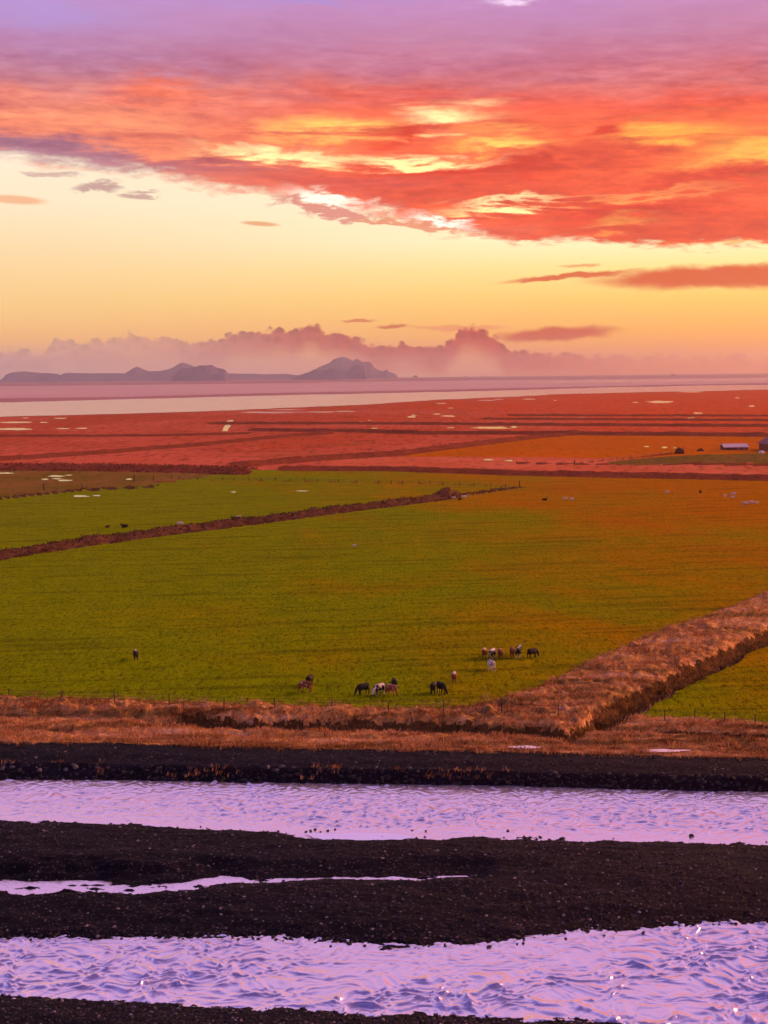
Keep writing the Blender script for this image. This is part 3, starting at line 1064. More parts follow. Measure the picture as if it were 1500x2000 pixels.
# separate bigger stones: one shared set of shapes
def rock_mesh(name, seed, sub=1):
    r = random.Random(seed)
    bm = bmesh.new()
    bmesh.ops.create_icosphere(bm, subdivisions=sub, radius=1)
    for v in bm.verts:
        v.co *= r.uniform(.72, 1.2)
    for _ in range(3):            # chop a few flat faces
        d = Vector((r.uniform(-1, 1), r.uniform(-1, 1), r.uniform(-.2, 1))).normalized()
        for v in bm.verts:
            s = v.co.dot(d) - .62
            if s > 0:
                v.co -= d * s
    for v in bm.verts:
        v.co.z *= .68
    me = bpy.data.meshes.new(name)
    bm.to_mesh(me); bm.free()
    return me


def rock_mat(name, c1, c2):
    def b(N, bs):
        n = N.noise(wpos(N), 5.0, 4, .65)
        N.put(bs.inputs['Base Color'], N.mix(n, c1, c2))
        bump(N, bs, n, .08)
    return material(name, b, .8, .3)


rock_mat('basalt', (.006, .005, .007, 1), (.030, .022, .027, 1))
rock_mat('grey_rock', (.04, .034, .045, 1), (.12, .10, .12, 1))
ROCKS = {}
for mname in ('basalt', 'grey_rock'):
    ROCKS[mname] = []
    for s_ in range(5):
        me = rock_mesh('stone', 300 + s_)
        me.materials.append(MATS[mname])
        ROCKS[mname].append(me)


def stone(px, py, size, mname, parent, z0=0.0, rnd=random):
    x, y, z = G(px, py, z0)
    return put_stone(x, y, size, mname, parent, rnd)


def put_stone(x, y, size, mname, parent, rnd=random):
    z = zat(x, y)
    z = max(z, -.05)
    o = bpy.data.objects.new('stone', rnd.choice(ROCKS[mname]))
    COL.objects.link(o)
    o.parent = parent
    o.location = (x, y, z + size * .18)
    o.rotation_euler = (rnd.uniform(-.3, .3), rnd.uniform(-.3, .3), rnd.uniform(0, 6.3))
    o.scale = (size * rnd.uniform(.8, 1.3), size * rnd.uniform(.7, 1.1), size * rnd.uniform(.8, 1.2))
    return o


rr = random.Random(44)
EMB, BAR = GROUND[2], GROUND[0]
for px, py, s_ in [(30, 1497, .38), (36, 1486, .26), (75, 1508, .5), (150, 1502, .5), (148, 1497, .35), (128, 1507, .3), (190, 1505, .28), (525, 1507, .42), (552, 1502, .42), (540, 1512, .3), (575, 1505, .3),
                   (8, 1500, .4), (735, 1505, .28), (800, 1508, .3), (1085, 1524, .4), (1190, 1520, .3)]:
    gx = G(px, py, .5)[0]
    fy = np.interp(px, [0, 750, 1500], [1521, 1530, 1545])
    put_stone(gx, float(B3(gx)) + .25 + (fy - py) / 36 * 1.6, s_ * .8, 'grey_rock', EMB, rr)
for i in range(230):
    t = rr.random() ** 1.3
    gx = rr.uniform(-40, 40)
    put_stone(gx, float(B3(gx)) + t * max(float(BS(gx) - B3(gx)), .6), rr.uniform(.13, .30), 'basalt', EMB, rr)
for px, py, s_ in [(1098, 1638, .30), (1350, 1631, .24), (992, 1622, .16), (607, 1622, .16), (615, 1619, .2), (640, 1622, .18), (655, 1619, .14), (597, 1624, .14), (626, 1624, .13), (832, 1622, .12), (805, 1621, .13), (830, 1634, .14),
                   (925, 1634, .14), (760, 1631, .12), (955, 1848, .2), (708, 1838, .12), (646, 1847, .12), (1010, 1843, .12), (1022, 1841, .13), (900, 1842, .15), (870, 1847, .14), (1256, 1822, .18), (1180, 1826, .14), (1105, 1832, .14)]:
    stone(px, py, s_, 'basalt', BAR, 0, rr)
for i in range(110):              # cobbles strung along the waterline of the bar
    px = rr.uniform(-60, 1560)
    if rr.random() < .68:
        by = np.interp(px, [0, 375, 650, 750, 850, 1000, 1100, 1250, 1500], [1829, 1826, 1833, 1846, 1842, 1831, 1818, 1807, 1796]) + rr.uniform(-3, 6)
    else:
        by = np.interp(px, [0, 280, 520, 620, 950, 1500], [1606, 1613, 1626, 1634, 1637, 1649]) + rr.uniform(-6, 4)
    stone(px, by, rr.uniform(.07, .17), 'basalt', BAR, 0, rr)

# ------------------------------------------------------------------ dry grass
x, y = scatter_fan(42000, 118, 240, 77)
z, k = lookup(x, y)
rs = np.random.default_rng(17).random(len(x))
m = (k == 3) | ((k == 4) & (y - B5(x) < 4.5 * rs ** 3)) | ((k == 2) & (B4(x) - y < .9 * rs ** 2) & (y > BS(x)))
dens = fbm(x * .3, y * .3, 3, 91)
m &= dens > -.75
L = .26 + .30 * np.clip(dens + .3, 0, 1)
pts = np.stack([x, y, z], -1)
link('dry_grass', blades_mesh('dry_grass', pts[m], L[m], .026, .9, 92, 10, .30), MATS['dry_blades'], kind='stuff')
m = (k == 9)
link('ditch_grass', blades_mesh('ditch_grass', pts[m], L[m] * 1.0, .028, .8, 93, 16, .5), MATS['ditch_blades'], kind='stuff')
# sparse tufts on the foot of the embankment
x, y = scatter_fan(6000, 118, 134, 78)
z, k = lookup(x, y)
m = (k == 2) & (y < BS(x) + .5) & (z > .25) & (fbm(x * .22, y * .5, 3, 94) > .12) & (x < 16)
pts = np.stack([x, y, z], -1)
link('embankment_grass', blades_mesh('embankment_grass', pts[m][:900], np.full(min(m.sum(), 900), .45), .022, .5, 95, 5, .14), MATS['dry_blades'], kind='stuff')
# turf on the long bank and the drains beyond
x, y = scatter_fan(90000, 240, 1000, 79)
z, k = lookup(x, y)
m = ((k == 20) | (k == 21) | (k == 22) | (k == 31)) & (y < 900)
pts = np.stack([x, y, z], -1)
Lb = (.25 + .35 * np.random.default_rng(3).random(len(x))) * np.clip(y / 280, 1, 2.6)
link('bank_grass', blades_mesh('bank_grass', pts[m], Lb[m], .10, .6, 96, 3, .5), MATS['bank_blades'], kind='stuff')
# pasture sward, near half
x, y = scatter_fan(60000, 128, 300, 80)
z, k = lookup(x, y)
m = ((k == 4) | (k == 5))
pts = np.stack([x, y, z], -1)
link('pasture_tufts', blades_mesh('pasture_tufts', pts[m], np.full(m.sum(), .16), .035, .7, 97, 3, .3), MATS['green_blades'], kind='stuff')


# ------------------------------------------------------------------ animals
def loft(bm, rings, seg=12):
    """rings: list of (centre, axis_u, axis_v, ru, rv)"""
    prev = None
    first = last = None
    for c, u, v, ru, rv in rings:
        c, u, v = Vector(c), Vector(u), Vector(v)
        cur = [bm.verts.new(c + u * (math.cos(2 * math.pi * i / seg) * ru) + v * (math.sin(2 * math.pi * i / seg) * rv)) for i in range(seg)]
        if prev:
            for i in range(seg):
                bm.faces.new((prev[i], prev[(i + 1) % seg], cur[(i + 1) % seg], cur[i]))
        else:
            first = cur
        prev = cur
    bm.faces.new(first[::-1]); bm.faces.new(prev)


def tube(bm, pts, seg=10):
    """pts: list of (x,y,z,r) ; closed tapered limb"""
    rings = []
    for i, p in enumerate(pts):
        a = Vector(pts[max(i - 1, 0)][:3]); b = Vector(pts[min(i + 1, len(pts) - 1)][:3])
        d = (b - a).normalized()
        u = d.cross(Vector((0, 1, 0)))
        if u.length < .1:
            u = d.cross(Vector((1, 0, 0)))
        u.normalize(); v = d.cross(u)
        rr_ = p[3] if len(p) > 3 else .05
        rings.append((p[:3], u, v, rr_, rr_))
    loft(bm, rings, seg)


def fuse(name, bm, voxel, tris):
    """weld the lofted masses into one continuous skin"""
    bmesh.ops.recalc_face_normals(bm, faces=bm.faces[:])
    me = bpy.data.meshes.new(name)
    bm.to_mesh(me); bm.free()
    o = bpy.data.objects.new(name, me)
    COL.objects.link(o)
    md = o.modifiers.new('r', 'REMESH'); md.mode = 'VOXEL'; md.voxel_size = voxel
    sm = o.modifiers.new('s', 'SMOOTH'); sm.iterations = 2; sm.factor = .5
    dc = o.modifiers.new('d', 'DECIMATE')
    dg = bpy.context.evaluated_depsgraph_get()
    cnt = len(o.evaluated_get(dg).data.polygons) * 2
    dc.ratio = min(1.0, tris / max(cnt, 1))
    dg = bpy.context.evaluated_depsgraph_get(); dg.update()
    res = bpy.data.meshes.new_from_object(o.evaluated_get(dg))
    res.name = name
    bpy.data.objects.remove(o)
    bpy.data.meshes.remove(me)
    for p in res.polygons:
        p.use_smooth = True
    return res


def cow_mesh(pose, yaw=0.0, gait=0.0):
    bm = bmesh.new()
    Yv, Zv = (0, 1, 0), (0, 0, 1)
    loft(bm, [((x, 0, zc), Yv, Zv, hw, hh) for x, zc, hw, hh in [
        (-.82, 1.06, .07, .10), (-.76, 1.03, .20, .22), (-.62, 1.00, .27, .29), (-.40, .97, .29, .33), (-.10, .91, .34, .38), (.18, .90, .33, .38), (.42, .93, .27, .36), (.60, .95, .20, .29), (.72, .96, .10, .16)]], 16)
    s, c = math.sin(yaw), math.cos(yaw)

    def nk(x, z, r, o=.55):
        return (o + (x - o) * c, (x - o) * s, z, r)
    if pose == 'graze':
        tube(bm, [(.45, 0, 1.06, .24), nk(.68, .98, .21), nk(.88, .80, .16), nk(1.02, .60, .13)], 12)
        hd = [(1.00, .64, .115), (1.08, .48, .125), (1.15, .32, .095), (1.20, .17, .085), (1.21, .10, .06)]
        ex, ez = 1.00, .60
    elif pose == 'low':
        tube(bm, [(.45, 0, 1.04, .24), nk(.66, .92, .21), nk(.78, .72, .16), nk(.85, .52, .13)], 12)
        hd = [(.84, .55, .115), (.90, .40, .125), (.95, .26, .095), (.99, .12, .085), (1.0, .06, .06)]
        ex, ez = .84, .52
    else:
        tube(bm, [(.45, 0, 1.08, .24), nk(.70, 1.14, .20), nk(.90, 1.24, .15), nk(1.02, 1.32, .12)], 12)
        hd = [(1.00, 1.34, .11), (1.10, 1.30, .125), (1.24, 1.20, .095), (1.36, 1.11, .085), (1.41, 1.08, .055)]
        ex, ez = 1.02, 1.36
    tube(bm, [nk(x, z, r) for x, z, r in hd], 12)
    for sd_ in (1, -1):
        bx_, by_, bz_, _ = nk(ex, ez, 0)
        ox, oy = -s * sd_, c * sd_
        tube(bm, [(bx_ + ox * .08, by_ + oy * .08, bz_ + .02, .05), (bx_ + ox * .17, by_ + oy * .17, bz_ + .03, .055), (bx_ + ox * .26, by_ + oy * .26, bz_ + .01, .025)], 8)
        g = gait * sd_
        tube(bm, [(.44, .15 * sd_, .95, .16), (.45 + g * .02, .17 * sd_, .68, .115), (.45 + g * .10, .17 * sd_, .42, .072), (.44 + g * .13, .17 * sd_, .24, .050), (.44 + g * .15, .17 * sd_, .10, .055), (.47 + g * .15, .17 * sd_, .0, .070)], 10)
        g = -g
        tube(bm, [(-.52, .14 * sd_, 1.02, .20), (-.48 + g * .04, .18 * sd_, .76, .165), (-.58 + g * .07, .18 * sd_, .56, .095), (-.68 + g * .08, .18 * sd_, .44, .070), (-.64 + g * .12, .18 * sd_, .24, .050), (-.61 + g * .14, .18 * sd_, .10, .055), (-.58 + g * .14, .18 * sd_, .0, .070)], 10)
    tube(bm, [(-.22, 0, .66, .10), (-.34, 0, .55, .15), (-.44, 0, .58, .12)], 10)
    tube(bm, [(-.76, 0, 1.22, .045), (-.86, 0, 1.10, .040), (-.89, .02, .80, .036), (-.88, .03, .55, .045), (-.87, .03, .40, .03)], 8)
    return fuse('cow', bm, .026, 2600)


COWS = {('graze', 0): cow_mesh('graze', .15, .4), ('graze', 1): cow_mesh('graze', -.55, -.6), ('graze', 2): cow_mesh('low', .6, .5), ('stand', 0): cow_mesh('stand', .2, .3)}


def coat(name, base, patch, thr, seed, top=None, topz=1.15, scale=2.2, belly=None):
    def b(N, bs):
        tc_ = N.n('ShaderNodeTexCoord')
        p = S(N, tc_.outputs['Object'])
        x, y, z = N.sep(p)
        q = N.vec(x + seed * 3.1, y + seed * 1.7, z)
        n = N.noise(q, scale, 2, .5)
        c = N.mix(N.step(n, thr, thr + .04), base, patch)
        if top is not None:
            c = N.mix(N.step(z + (n - .5) * .25, topz, topz + .07), c, top)
        if belly is not None:
            c = N.mix(N.step(z + (n - .5) * .4, .42, .34), c, belly)
        hair = N.noise(p, 40, 3, .7)
        c = N.mix(N.step(hair, .2, .8, .25, 0), c, (.01, .008, .007, 1))
        N.put(bs.inputs['Base Color'], c)
        bump(N, bs, hair, .01, .5)
    return material(name, b, .8, .2)


WHT, BLK, BRN, DBR, PNK = (.62, .55, .50, 1), (.010, .008, .009, 1), (.23, .060, .022, 1), (.055, .020, .012, 1), (.40, .17, .11, 1)
COW_LIST = [
    # px, py, heading, (pose, variant), coat args, label
    (265, 1288, 108, ('graze', 1), (DBR, BLK, .5, 1, WHT, 1.22), 'lone dark brown cow with white back grazing far left of the herd'),
    (597, 1351, 152, ('graze', 2), (BRN, WHT, .60, 2.2, (.34, .15, .10, 1), 1.25), 'red brown cow with a white flank patch, leftmost of the grazing herd'),
    (605, 1339, 75, ('graze', 0), (BLK, DBR, .62, 3), 'black cow half hidden behind the brown cow with white flank patch'),
    (709, 1356, 215, ('graze', 0), (BLK, BLK, .6, 4), 'all black cow in side view grazing with its head to the left'),
    (740, 1357, 226, ('graze', 0), (WHT, (.03, .014, .012, 1), .50, 5.3), 'white cow with dark patches grazing between black and pinkish brown cows'),
    (764, 1358, 138, ('graze', 1), (BRN, PNK, .50, 6, (.5, .3, .22, 1), 1.2), 'pinkish brown and white cow beside the dark patched white cow'),
    (770, 1346, 95, ('graze', 0), (BLK, DBR, .6, 7), 'black cow seen from behind above the pinkish brown cow'),
    (846, 1354, 84, ('graze', 2), (BLK, BLK, .6, 8), 'left one of two black cows standing close together'),
    (862, 1354, -62, ('graze', 2), ((.018, .009, .008, 1), BLK, .5, 9), 'right one of two black cows standing close together, head low'),
    (887, 1333, 86, ('graze', 0), (BRN, (.28, .07, .03, 1), .6, 10, WHT, 1.18), 'red brown cow with pale back standing alone mid herd'),
    (946, 1285, 84, ('graze', 0), (BRN, (.27, .07, .03, 1), .6, 11, (.58, .40, .30, 1), 1.14), 'red brown cow with pale back at left end of upper row'),
    (962, 1286, 66, ('graze', 0), (BLK, WHT, .52, 12.4, WHT, 1.06), 'black cow with white back between two brown cows in upper row'),
    (977, 1286, 92, ('graze', 1), (BRN, (.16, .045, .02, 1), .5, 13, PNK, 1.2), 'brown cow third from the left in upper row'),
    (959, 1309, 112, ('graze', 1), (WHT, BLK, .58, 14.2), 'mostly white cow with dark rump patch just below the upper row'),
    (1000, 1283, 90, ('graze', 0), (BRN, (.19, .05, .022, 1), .55, 15), 'plain red brown cow next to the black cow with white rump top'),
    (1013, 1283, 70, ('stand', 0), (BLK, WHT, .64, 16, WHT, 1.24, 2.2, WHT), 'black and white cow with white legs, second from the right in upper row'),
    (1040, 1285, 38, ('graze', 0), ((.020, .009, .008, 1), BLK, .5, 17), 'dark brown cow at right end of upper row, head to the right'),
]
for i, (px, py, hd, pv_, ca, lab) in enumerate(COW_LIST):
    me = COWS[pv_].copy()
    me.materials.append(coat('cow_coat', *ca))
    gx, gy, gz = on_ground(px, py)
    o = link('cow', me, None, None, (gx, gy, gz - .02), label=lab, category='cow', group='cattle grazing in the green pasture')
    o.rotation_euler = (0, 0, math.radians(hd))
    o.scale = (.96, .96, .98)


def sheep_mesh(kind):
    bm = bmesh.new()
    Yv, Zv = (0, 1, 0), (0, 0, 1)
    dz = 0 if kind == 'stand' else -.26
    loft(bm, [((x, 0, zc + dz), Yv, Zv, hw, hh) for x, zc, hw, hh in [
        (-.56, .62, .08, .10), (-.50, .62, .20, .20), (-.30, .60, .27, .26), (0, .58, .29, .28), (.25, .60, .25, .26), (.42, .62, .16, .18), (.48, .62, .07, .08)]], 14)
    if kind == 'stand':
        tube(bm, [(.34, 0, .62, .15), (.52, 0, .52, .11), (.62, 0, .36, .085), (.70, 0, .20, .07), (.73, 0, .12, .04)], 10)
        ez, ex = .42, .60
    else:
        tube(bm, [(.34, 0, .42, .15), (.50, 0, .58, .10), (.58, 0, .66, .09), (.72, 0, .58, .07), (.78, 0, .55, .04)], 10)
        ez, ex = .68, .58
    for sd_ in (1, -1):
        tube(bm, [(ex, .05 * sd_, ez, .03), (ex, .13 * sd_, ez + .01, .035), (ex, .19 * sd_, ez - .01, .02)], 8)
        if kind == 'stand':
            tube(bm, [(.28, .12 * sd_, .5, .09), (.29, .12 * sd_, .28, .05), (.29, .12 * sd_, .0, .045)], 8)
            tube(bm, [(-.36, .12 * sd_, .5, .11), (-.40, .12 * sd_, .28, .055), (-.37, .12 * sd_, .0, .045)], 8)
        else:
            tube(bm, [(.20, .2 * sd_, .12, .08), (.42, .18 * sd_, .06, .05)], 8)
    tube(bm, [(-.52, 0, .66 + dz, .06), (-.60, 0, .5 + dz, .04)], 8)
    return fuse('sheep', bm, .022, 900)


SHEEP = {'stand': sheep_mesh('stand'), 'lie': sheep_mesh('lie')}


def fleece(name, body, face):
    def b(N, bs):
        tc_ = N.n('ShaderNodeTexCoord')
        p = S(N, tc_.outputs['Object'])
        x, y, z = N.sep(p)
        n = N.noise(p, 14, 3, .6)
        c = N.mix(N.step(x, .44, .5), body, face)
        c = N.mix(N.step(z, .24, .18, 0, .7), c, face)
        c = N.mix(N.step(n, .3, .6, .3, 0), c, (.05, .04, .03, 1))
        N.put(bs.inputs['Base Color'], c)
        bump(N, bs, n, .03, .8)
    return material(name, b, 1.0, 0.0)


FL_W = fleece('white_fleece', (.66, .56, .48, 1), (.45, .38, .32, 1))
FL_D = fleece('dark_fleece', (.020, .014, .013, 1), (.012, .010, .010, 1))
FL_B = fleece('brown_fleece', (.10, .045, .028, 1), (.05, .022, .015, 1))
SHEEP_LIST = [
    (210, 1031, 10, 'lie', FL_B, 1.0, 'small brown sheep lying left of the dark sheep above the turf bank'),
    (243, 1031, 175, 'lie', FL_D, 1.45, 'dark sheep lying on the grass above the left part of the turf bank'),
    (352, 1028, 5, 'stand', FL_W, 1.3, 'white sheep in side view just above the long turf bank'),
    (455, 1014, 170, 'lie', FL_D, 1.1, 'dark sheep at the edge of the turf bank beside a white one'),
    (466, 1012, 20, 'lie', FL_W, 1.1, 'white sheep at the edge of the turf bank beside a dark one'),
    (692, 1068, 0, 'lie', FL_W, .8, 'single tiny white sheep below the turf bank in mid pasture'),
    (886, 974, 180, 'lie', FL_W, 1.0, 'white sheep left of the dark one near the earth mound'),
    (898, 977, 30, 'lie', FL_D, 1.0, 'dark sheep between two white ones near the earth mound'),
    (907, 973, 15, 'lie', FL_W, 1.3, 'white sheep right of the dark one near the earth mound'),
    (1064, 978, 0, 'lie', FL_D, 1.2, 'lone dark sheep right of the fence corner post'),
    (1104, 977, 180, 'stand', FL_W, 1.1, 'left of two white sheep right of the lone dark sheep'),
    (1117, 978, 10, 'stand', FL_W, 1.0, 'right of two white sheep right of the lone dark sheep'),
    (1303, 964, 170, 'stand', FL_W, 1.1, 'single white sheep grazing below the farm hill'),
    (1368, 963, 90, 'lie', FL_D, 1.2, 'dark sheep alone in the right pasture below the white roofed shed'),
    (1416, 972, 100, 'stand', FL_W, 1.2, 'white sheep left of a close pair at the right edge'),
    (1432, 968, 165, 'stand', FL_W, 1.2, 'upper white sheep of a close pair at the right edge'),
    (1431, 973, 5, 'lie', FL_W, 1.0, 'lower white sheep of a close pair at the right edge'),
    (1456, 986, 185, 'lie', FL_W, 1.4, 'left sheep of the three lowest white ones at the right edge'),
    (1468, 985, 0, 'stand', FL_W, 1.2, 'middle sheep of the three lowest white ones at the right edge'),
    (1478, 984, 20, 'lie', FL_W, 1.0, 'right sheep of the three lowest white ones at the right edge'),
]
SH_ME = {}
for px, py, hd, kd, mt, sc_, lab in SHEEP_LIST:
    key = (kd, mt.name)
    if key not in SH_ME:
        SH_ME[key] = SHEEP[kd].copy()
        SH_ME[key].materials.append(mt)
    gx, gy, gz = on_ground(px, py)
    o = link('sheep', SH_ME[key], None, None, (gx, gy, gz), label=lab, category='sheep', group='sheep in the pastures')
    o.rotation_euler = (0, 0, math.radians(hd))
    o.scale = (sc_, sc_, sc_)


# ------------------------------------------------------------------ fences
def b_wood(N, bs):
    p = wpos(N)
    x, y, z = N.sep(p)
    n = N.noise(N.vec(x * 20, y * 20, z * 3), 1, 3, .6)
    N.put(bs.inputs['Base Color'], N.mix(n, (.030, .020, .016, 1), (.095, .065, .05, 1)))
    bump(N, bs, n, .01)


material('weathered_wood', b_wood, .85, .2)


def b_wire(N, bs):
    n = N.noise(wpos(N), 3, 2, .5)
    N.put(bs.inputs['Base Color'], N.mix(n, (.05, .04, .04, 1), (.10, .07, .06, 1)))


material('rusty_wire', b_wire, .6, .4)


def post_mesh(h, r0):
    bm = bmesh.new()
    rings = []
    for z, r in ((-.15, r0), (h * .5, r0 * .95), (h * .93, r0 * .85), (h, r0 * .45)):
        rings.append(((0, 0, z), (1, 0, 0), (0, 1, 0), r, r))
    loft(bm, rings, 8)
    me = bpy.data.meshes.new('post')
    bm.to_mesh(me); bm.free()
    me.materials.append(MATS['weathered_wood'])
    return me


def fence(pixels, h, r0, wires, label, tall=(), wr_=.012):
    P = [Vector(on_ground(px, py)) for px, py in pixels]
    root = link('fence', None, None, None, P[0], label=label, category='fence')
    root.empty_display_size = .5
    me = post_mesh(h, r0)
    mt_ = post_mesh(h * 1.9, r0 * 1.6) if tall else None
    r = random.Random(len(P))
    tops = []
    for i, p in enumerate(P):
        o = link('post', mt_ if i in tall else me, None, root, p - P[0])
        o.rotation_euler = (r.uniform(-.06, .06), r.uniform(-.09, .09), r.uniform(0, 3))
        o.scale = (1, 1, r.uniform(.9, 1.1))
    for zf in wires:
        bm = bmesh.new()
        ring = []
        for i in range(len(P)):
            ring.append((*(P[i] - P[0] + Vector((0, 0, h * zf))), wr_))
            if i < len(P) - 1:
                ring.append((*((P[i] + P[i + 1]) / 2 - P[0] + Vector((0, 0, h * zf - .03))), wr_))
        tube(bm, ring, 4)
        wm_ = bpy.data.meshes.new('wire'); bm.to_mesh(wm_); bm.free()
        link('wire', wm_, MATS['rusty_wire'], root)
    return root


fence([(-90, 1362), (18, 1366), (121, 1369), (224, 1372), (330, 1375), (438, 1379), (537, 1383), (647, 1386), (759, 1389), (867, 1391), (980, 1394), (1090, 1399)], 1.15, .06, (.35, .62, .9),
      'wire fence on thin dark posts along the near edge of the pasture')
fence([(1235, 1402), (1299, 1406), (1357, 1408), (1415, 1411), (1475, 1414), (1540, 1418)], 1.05, .06, (.4, .85), 'wire fence on thin dark posts below the right side field')
fence([(335, 934), (350, 936), (386, 938), (435, 938), (457, 938), (486, 938), (510, 939), (538, 939), (566, 940), (594, 940), (620, 941), (661, 942), (697, 943), (740, 944), (764, 945), (786, 945), (819, 946), (840, 946), (865, 947), (898, 947), (926, 949),
       (959, 950), (987, 951), (1015, 952)], 1.15, .11, (.5, .9), 'long fence of dark posts across the middle pasture ending at a tall corner post', tall=(23,), wr_=.02)
fence([(1122, 906), (1150, 903), (1178, 900), (1205, 897), (1232, 894), (1260, 891), (1290, 888), (1312, 885)], 1.1, .12, (.5, .9), 'dark fence rising from a tall post toward the farm hill', tall=(0,), wr_=.025)
fence([(86, 957), (160, 951), (262, 940), (300, 938)], 1.3, .14, (.5, .9), 'short fence of leaning posts in the wet meadow at left', tall=(0, 2), wr_=.02)


# ------------------------------------------------------------------ farm buildings
def flat_mat(name, c1, c2, rough, sc=2.0, metal=0.0):
    def b(N, bs):
        n = N.noise(wpos(N), sc, 4, .6)
        N.put(bs.inputs['Base Color'], N.mix(n, c1, c2))
        bs.inputs['Metallic'].default_value = metal
        bump(N, bs, n, .02)
    return material(name, b, rough, .4)


flat_mat('pale_roof', (.55, .38, .37, 1), (.68, .50, .48, 1), .5)
flat_mat('red_wall', (.13, .020, .018, 1), (.20, .032, .026, 1), .8)
flat_mat('red_roof', (.12, .018, .018, 1), (.17, .026, .024, 1), .6)
flat_mat('white_trim', (.6, .5, .5, 1), (.75, .65, .65, 1), .6)
flat_mat('dark_pane', (.02, .018, .022, 1), (.04, .03, .04, 1), .08)
flat_mat('dark_door', (.05, .015, .014, 1), (.08, .022, .02, 1), .7)


def part(name, bm, mat, root):
    bmesh.ops.recalc_face_normals(bm, faces=bm.faces[:])
    me = bpy.data.meshes.new(name); bm.to_mesh(me); bm.free()
    return link(name, me, MATS[mat], root)


def box(bm, x0, x1, y0, y1, z0, z1):
    vs = [bm.verts.new((x, y, z)) for x in (x0, x1) for y in (y0, y1) for z in (z0, z1)]
    for f in ((0, 1, 3, 2), (4, 6, 7, 5), (0, 4, 5, 1), (2, 3, 7, 6), (0, 2, 6, 4), (1, 5, 7, 3)):
        bm.faces.new([vs[i] for i in f])


def barn(loc, rot, L_, Wd, eave, ridge, label, wall, roof, doors=(), windows=(), name='barn', thick=.18, over=.5):
    """gabled building: ridge along x, length L_, depth Wd"""
    root = link(name, None, None, None, loc, label=label, category='building')
    root.rotation_euler = (0, 0, rot)
    bm = bmesh.new()
    h = Wd / 2
    for x in (-L_ / 2, L_ / 2):
        pass
    prof_ = [(-h, -.8), (h, -.8), (h, eave), (0, ridge), (-h, eave)]
    a = [bm.verts.new((-L_ / 2, y, z)) for y, z in prof_]; b = [bm.verts.new((L_ / 2, y, z)) for y, z in prof_]
    bm.faces.new(a); bm.faces.new(b[::-1])
    for i in range(5):
        bm.faces.new((a[i], a[(i + 1) % 5], b[(i + 1) % 5], b[i]))
    part('wall', bm, wall, root)
    sl = (ridge - eave) / h
    for sg in (1, -1):
        bm = bmesh.new()
        x0, x1 = -L_ / 2 - over, L_ / 2 + over
        pts_ = [(0, ridge + .02), (sg * (h + over), eave - sl * over + .02), (sg * (h + over), eave - sl * over + thick + .02), (0, ridge + thick + .02)]
        a = [bm.verts.new((x0, y, z)) for y, z in pts_]; b = [bm.verts.new((x1, y, z)) for y, z in pts_]
        bm.faces.new(a); bm.faces.new(b[::-1])
        for i in range(4):
            bm.faces.new((a[i], a[(i + 1) % 4], b[(i + 1) % 4], b[i]))
        part('roof', bm, roof, root)
    for face, u, z0, w_, hh in doors:
        bm = bmesh.new()
        if face == 'front':
            box(bm, u - w_ / 2, u + w_ / 2, -h - .06, -h + .05, z0, z0 + hh)
        else:
            box(bm, -L_ / 2 - .06, -L_ / 2 + .05, u - w_ / 2, u + w_ / 2, z0, z0 + hh)
        part('door', bm, 'dark_door', root)
    for face, u, z0, w_, hh in windows:
        bm = bmesh.new(); bp = bmesh.new()
        if face == 'front':
            box(bm, u - w_ / 2, u + w_ / 2, -h - .05, -h + .05, z0, z0 + hh)
            box(bp, u - w_ / 2 + .1, u + w_ / 2 - .1, -h - .07, -h, z0 + .1, z0 + hh - .1)
        else:
            box(bm, -L_ / 2 - .05, -L_ / 2 + .05, u - w_ / 2, u + w_ / 2, z0, z0 + hh)
            box(bp, -L_ / 2 - .07, -L_ / 2, u - w_ / 2 + .1, u + w_ / 2 - .1, z0 + .1, z0 + hh - .1)
        wo_ = part('window', bm, 'white_trim', root)
        part('pane', bp, 'dark_pane', wo_)
    return root


sx, sy, sz_ = on_ground(1438, 879, 4)
barn((sx, sy + 4, zat(sx, sy + 4) - .1), math.radians(2), 10.5, 7.0, 1.4, 2.6, 'long low red shed with a pale metal roof on the farm hill', 'red_wall', 'pale_roof', doors=[('front', -3.5, -.3, 1.3, 1.6)], windows=[('front', 1.0, .5, 1.0, .7), ('front', 3.8, .5, 1.0, .7)], name='shed')
hx, hy, hz = on_ground(1543, 881, 4)
# the barn shows its gable: ridge runs away from the river
root = barn((hx, hy + 9, zat(hx, hy + 9) - .1), math.radians(90), 16, 18.0, 3.0, 8.2, 'dark red gabled barn at the right edge of the photo on the farm hill', 'red_wall', 'red_roof', doors=[('side', -2.0, -.4, 3.2, 3.2)], windows=[('side', 5.0, 1.2, 1.2, 1.0), ('side', 0.0, 5.2, 1.2, 1.0)], name='barn', thick=.3, over=.6)

# rocky knoll with a pole at the end of the fence, hay pile, water tank by the barn


def knoll(px, py, w_, h_, label, seed, mat='bank_turf'):
    r = random.Random(seed)
    bm = bmesh.new()
    bmesh.ops.create_icosphere(bm, subdivisions=3, radius=1)
    for v in bm.verts:
        n = math.sin(v.co.x * 3 + seed) * math.cos(v.co.y * 4 + seed * 2) * .15 + math.sin(v.co.z * 7 + v.co.x * 6) * .08
        v.co *= 1 + n + r.uniform(-.05, .05)
        v.co.x *= w_ / 2 * (1 - .25 * max(v.co.z, 0)); v.co.y *= w_ / 2.4; v.co.z *= h_
    me = bpy.data.meshes.new('rock_outcrop'); bm.to_mesh(me); bm.free()
    x, y, z = on_ground(px, py)
    return link('rock_outcrop', me, MATS[mat], None, (x, y, z - .1), label=label, category='rock')


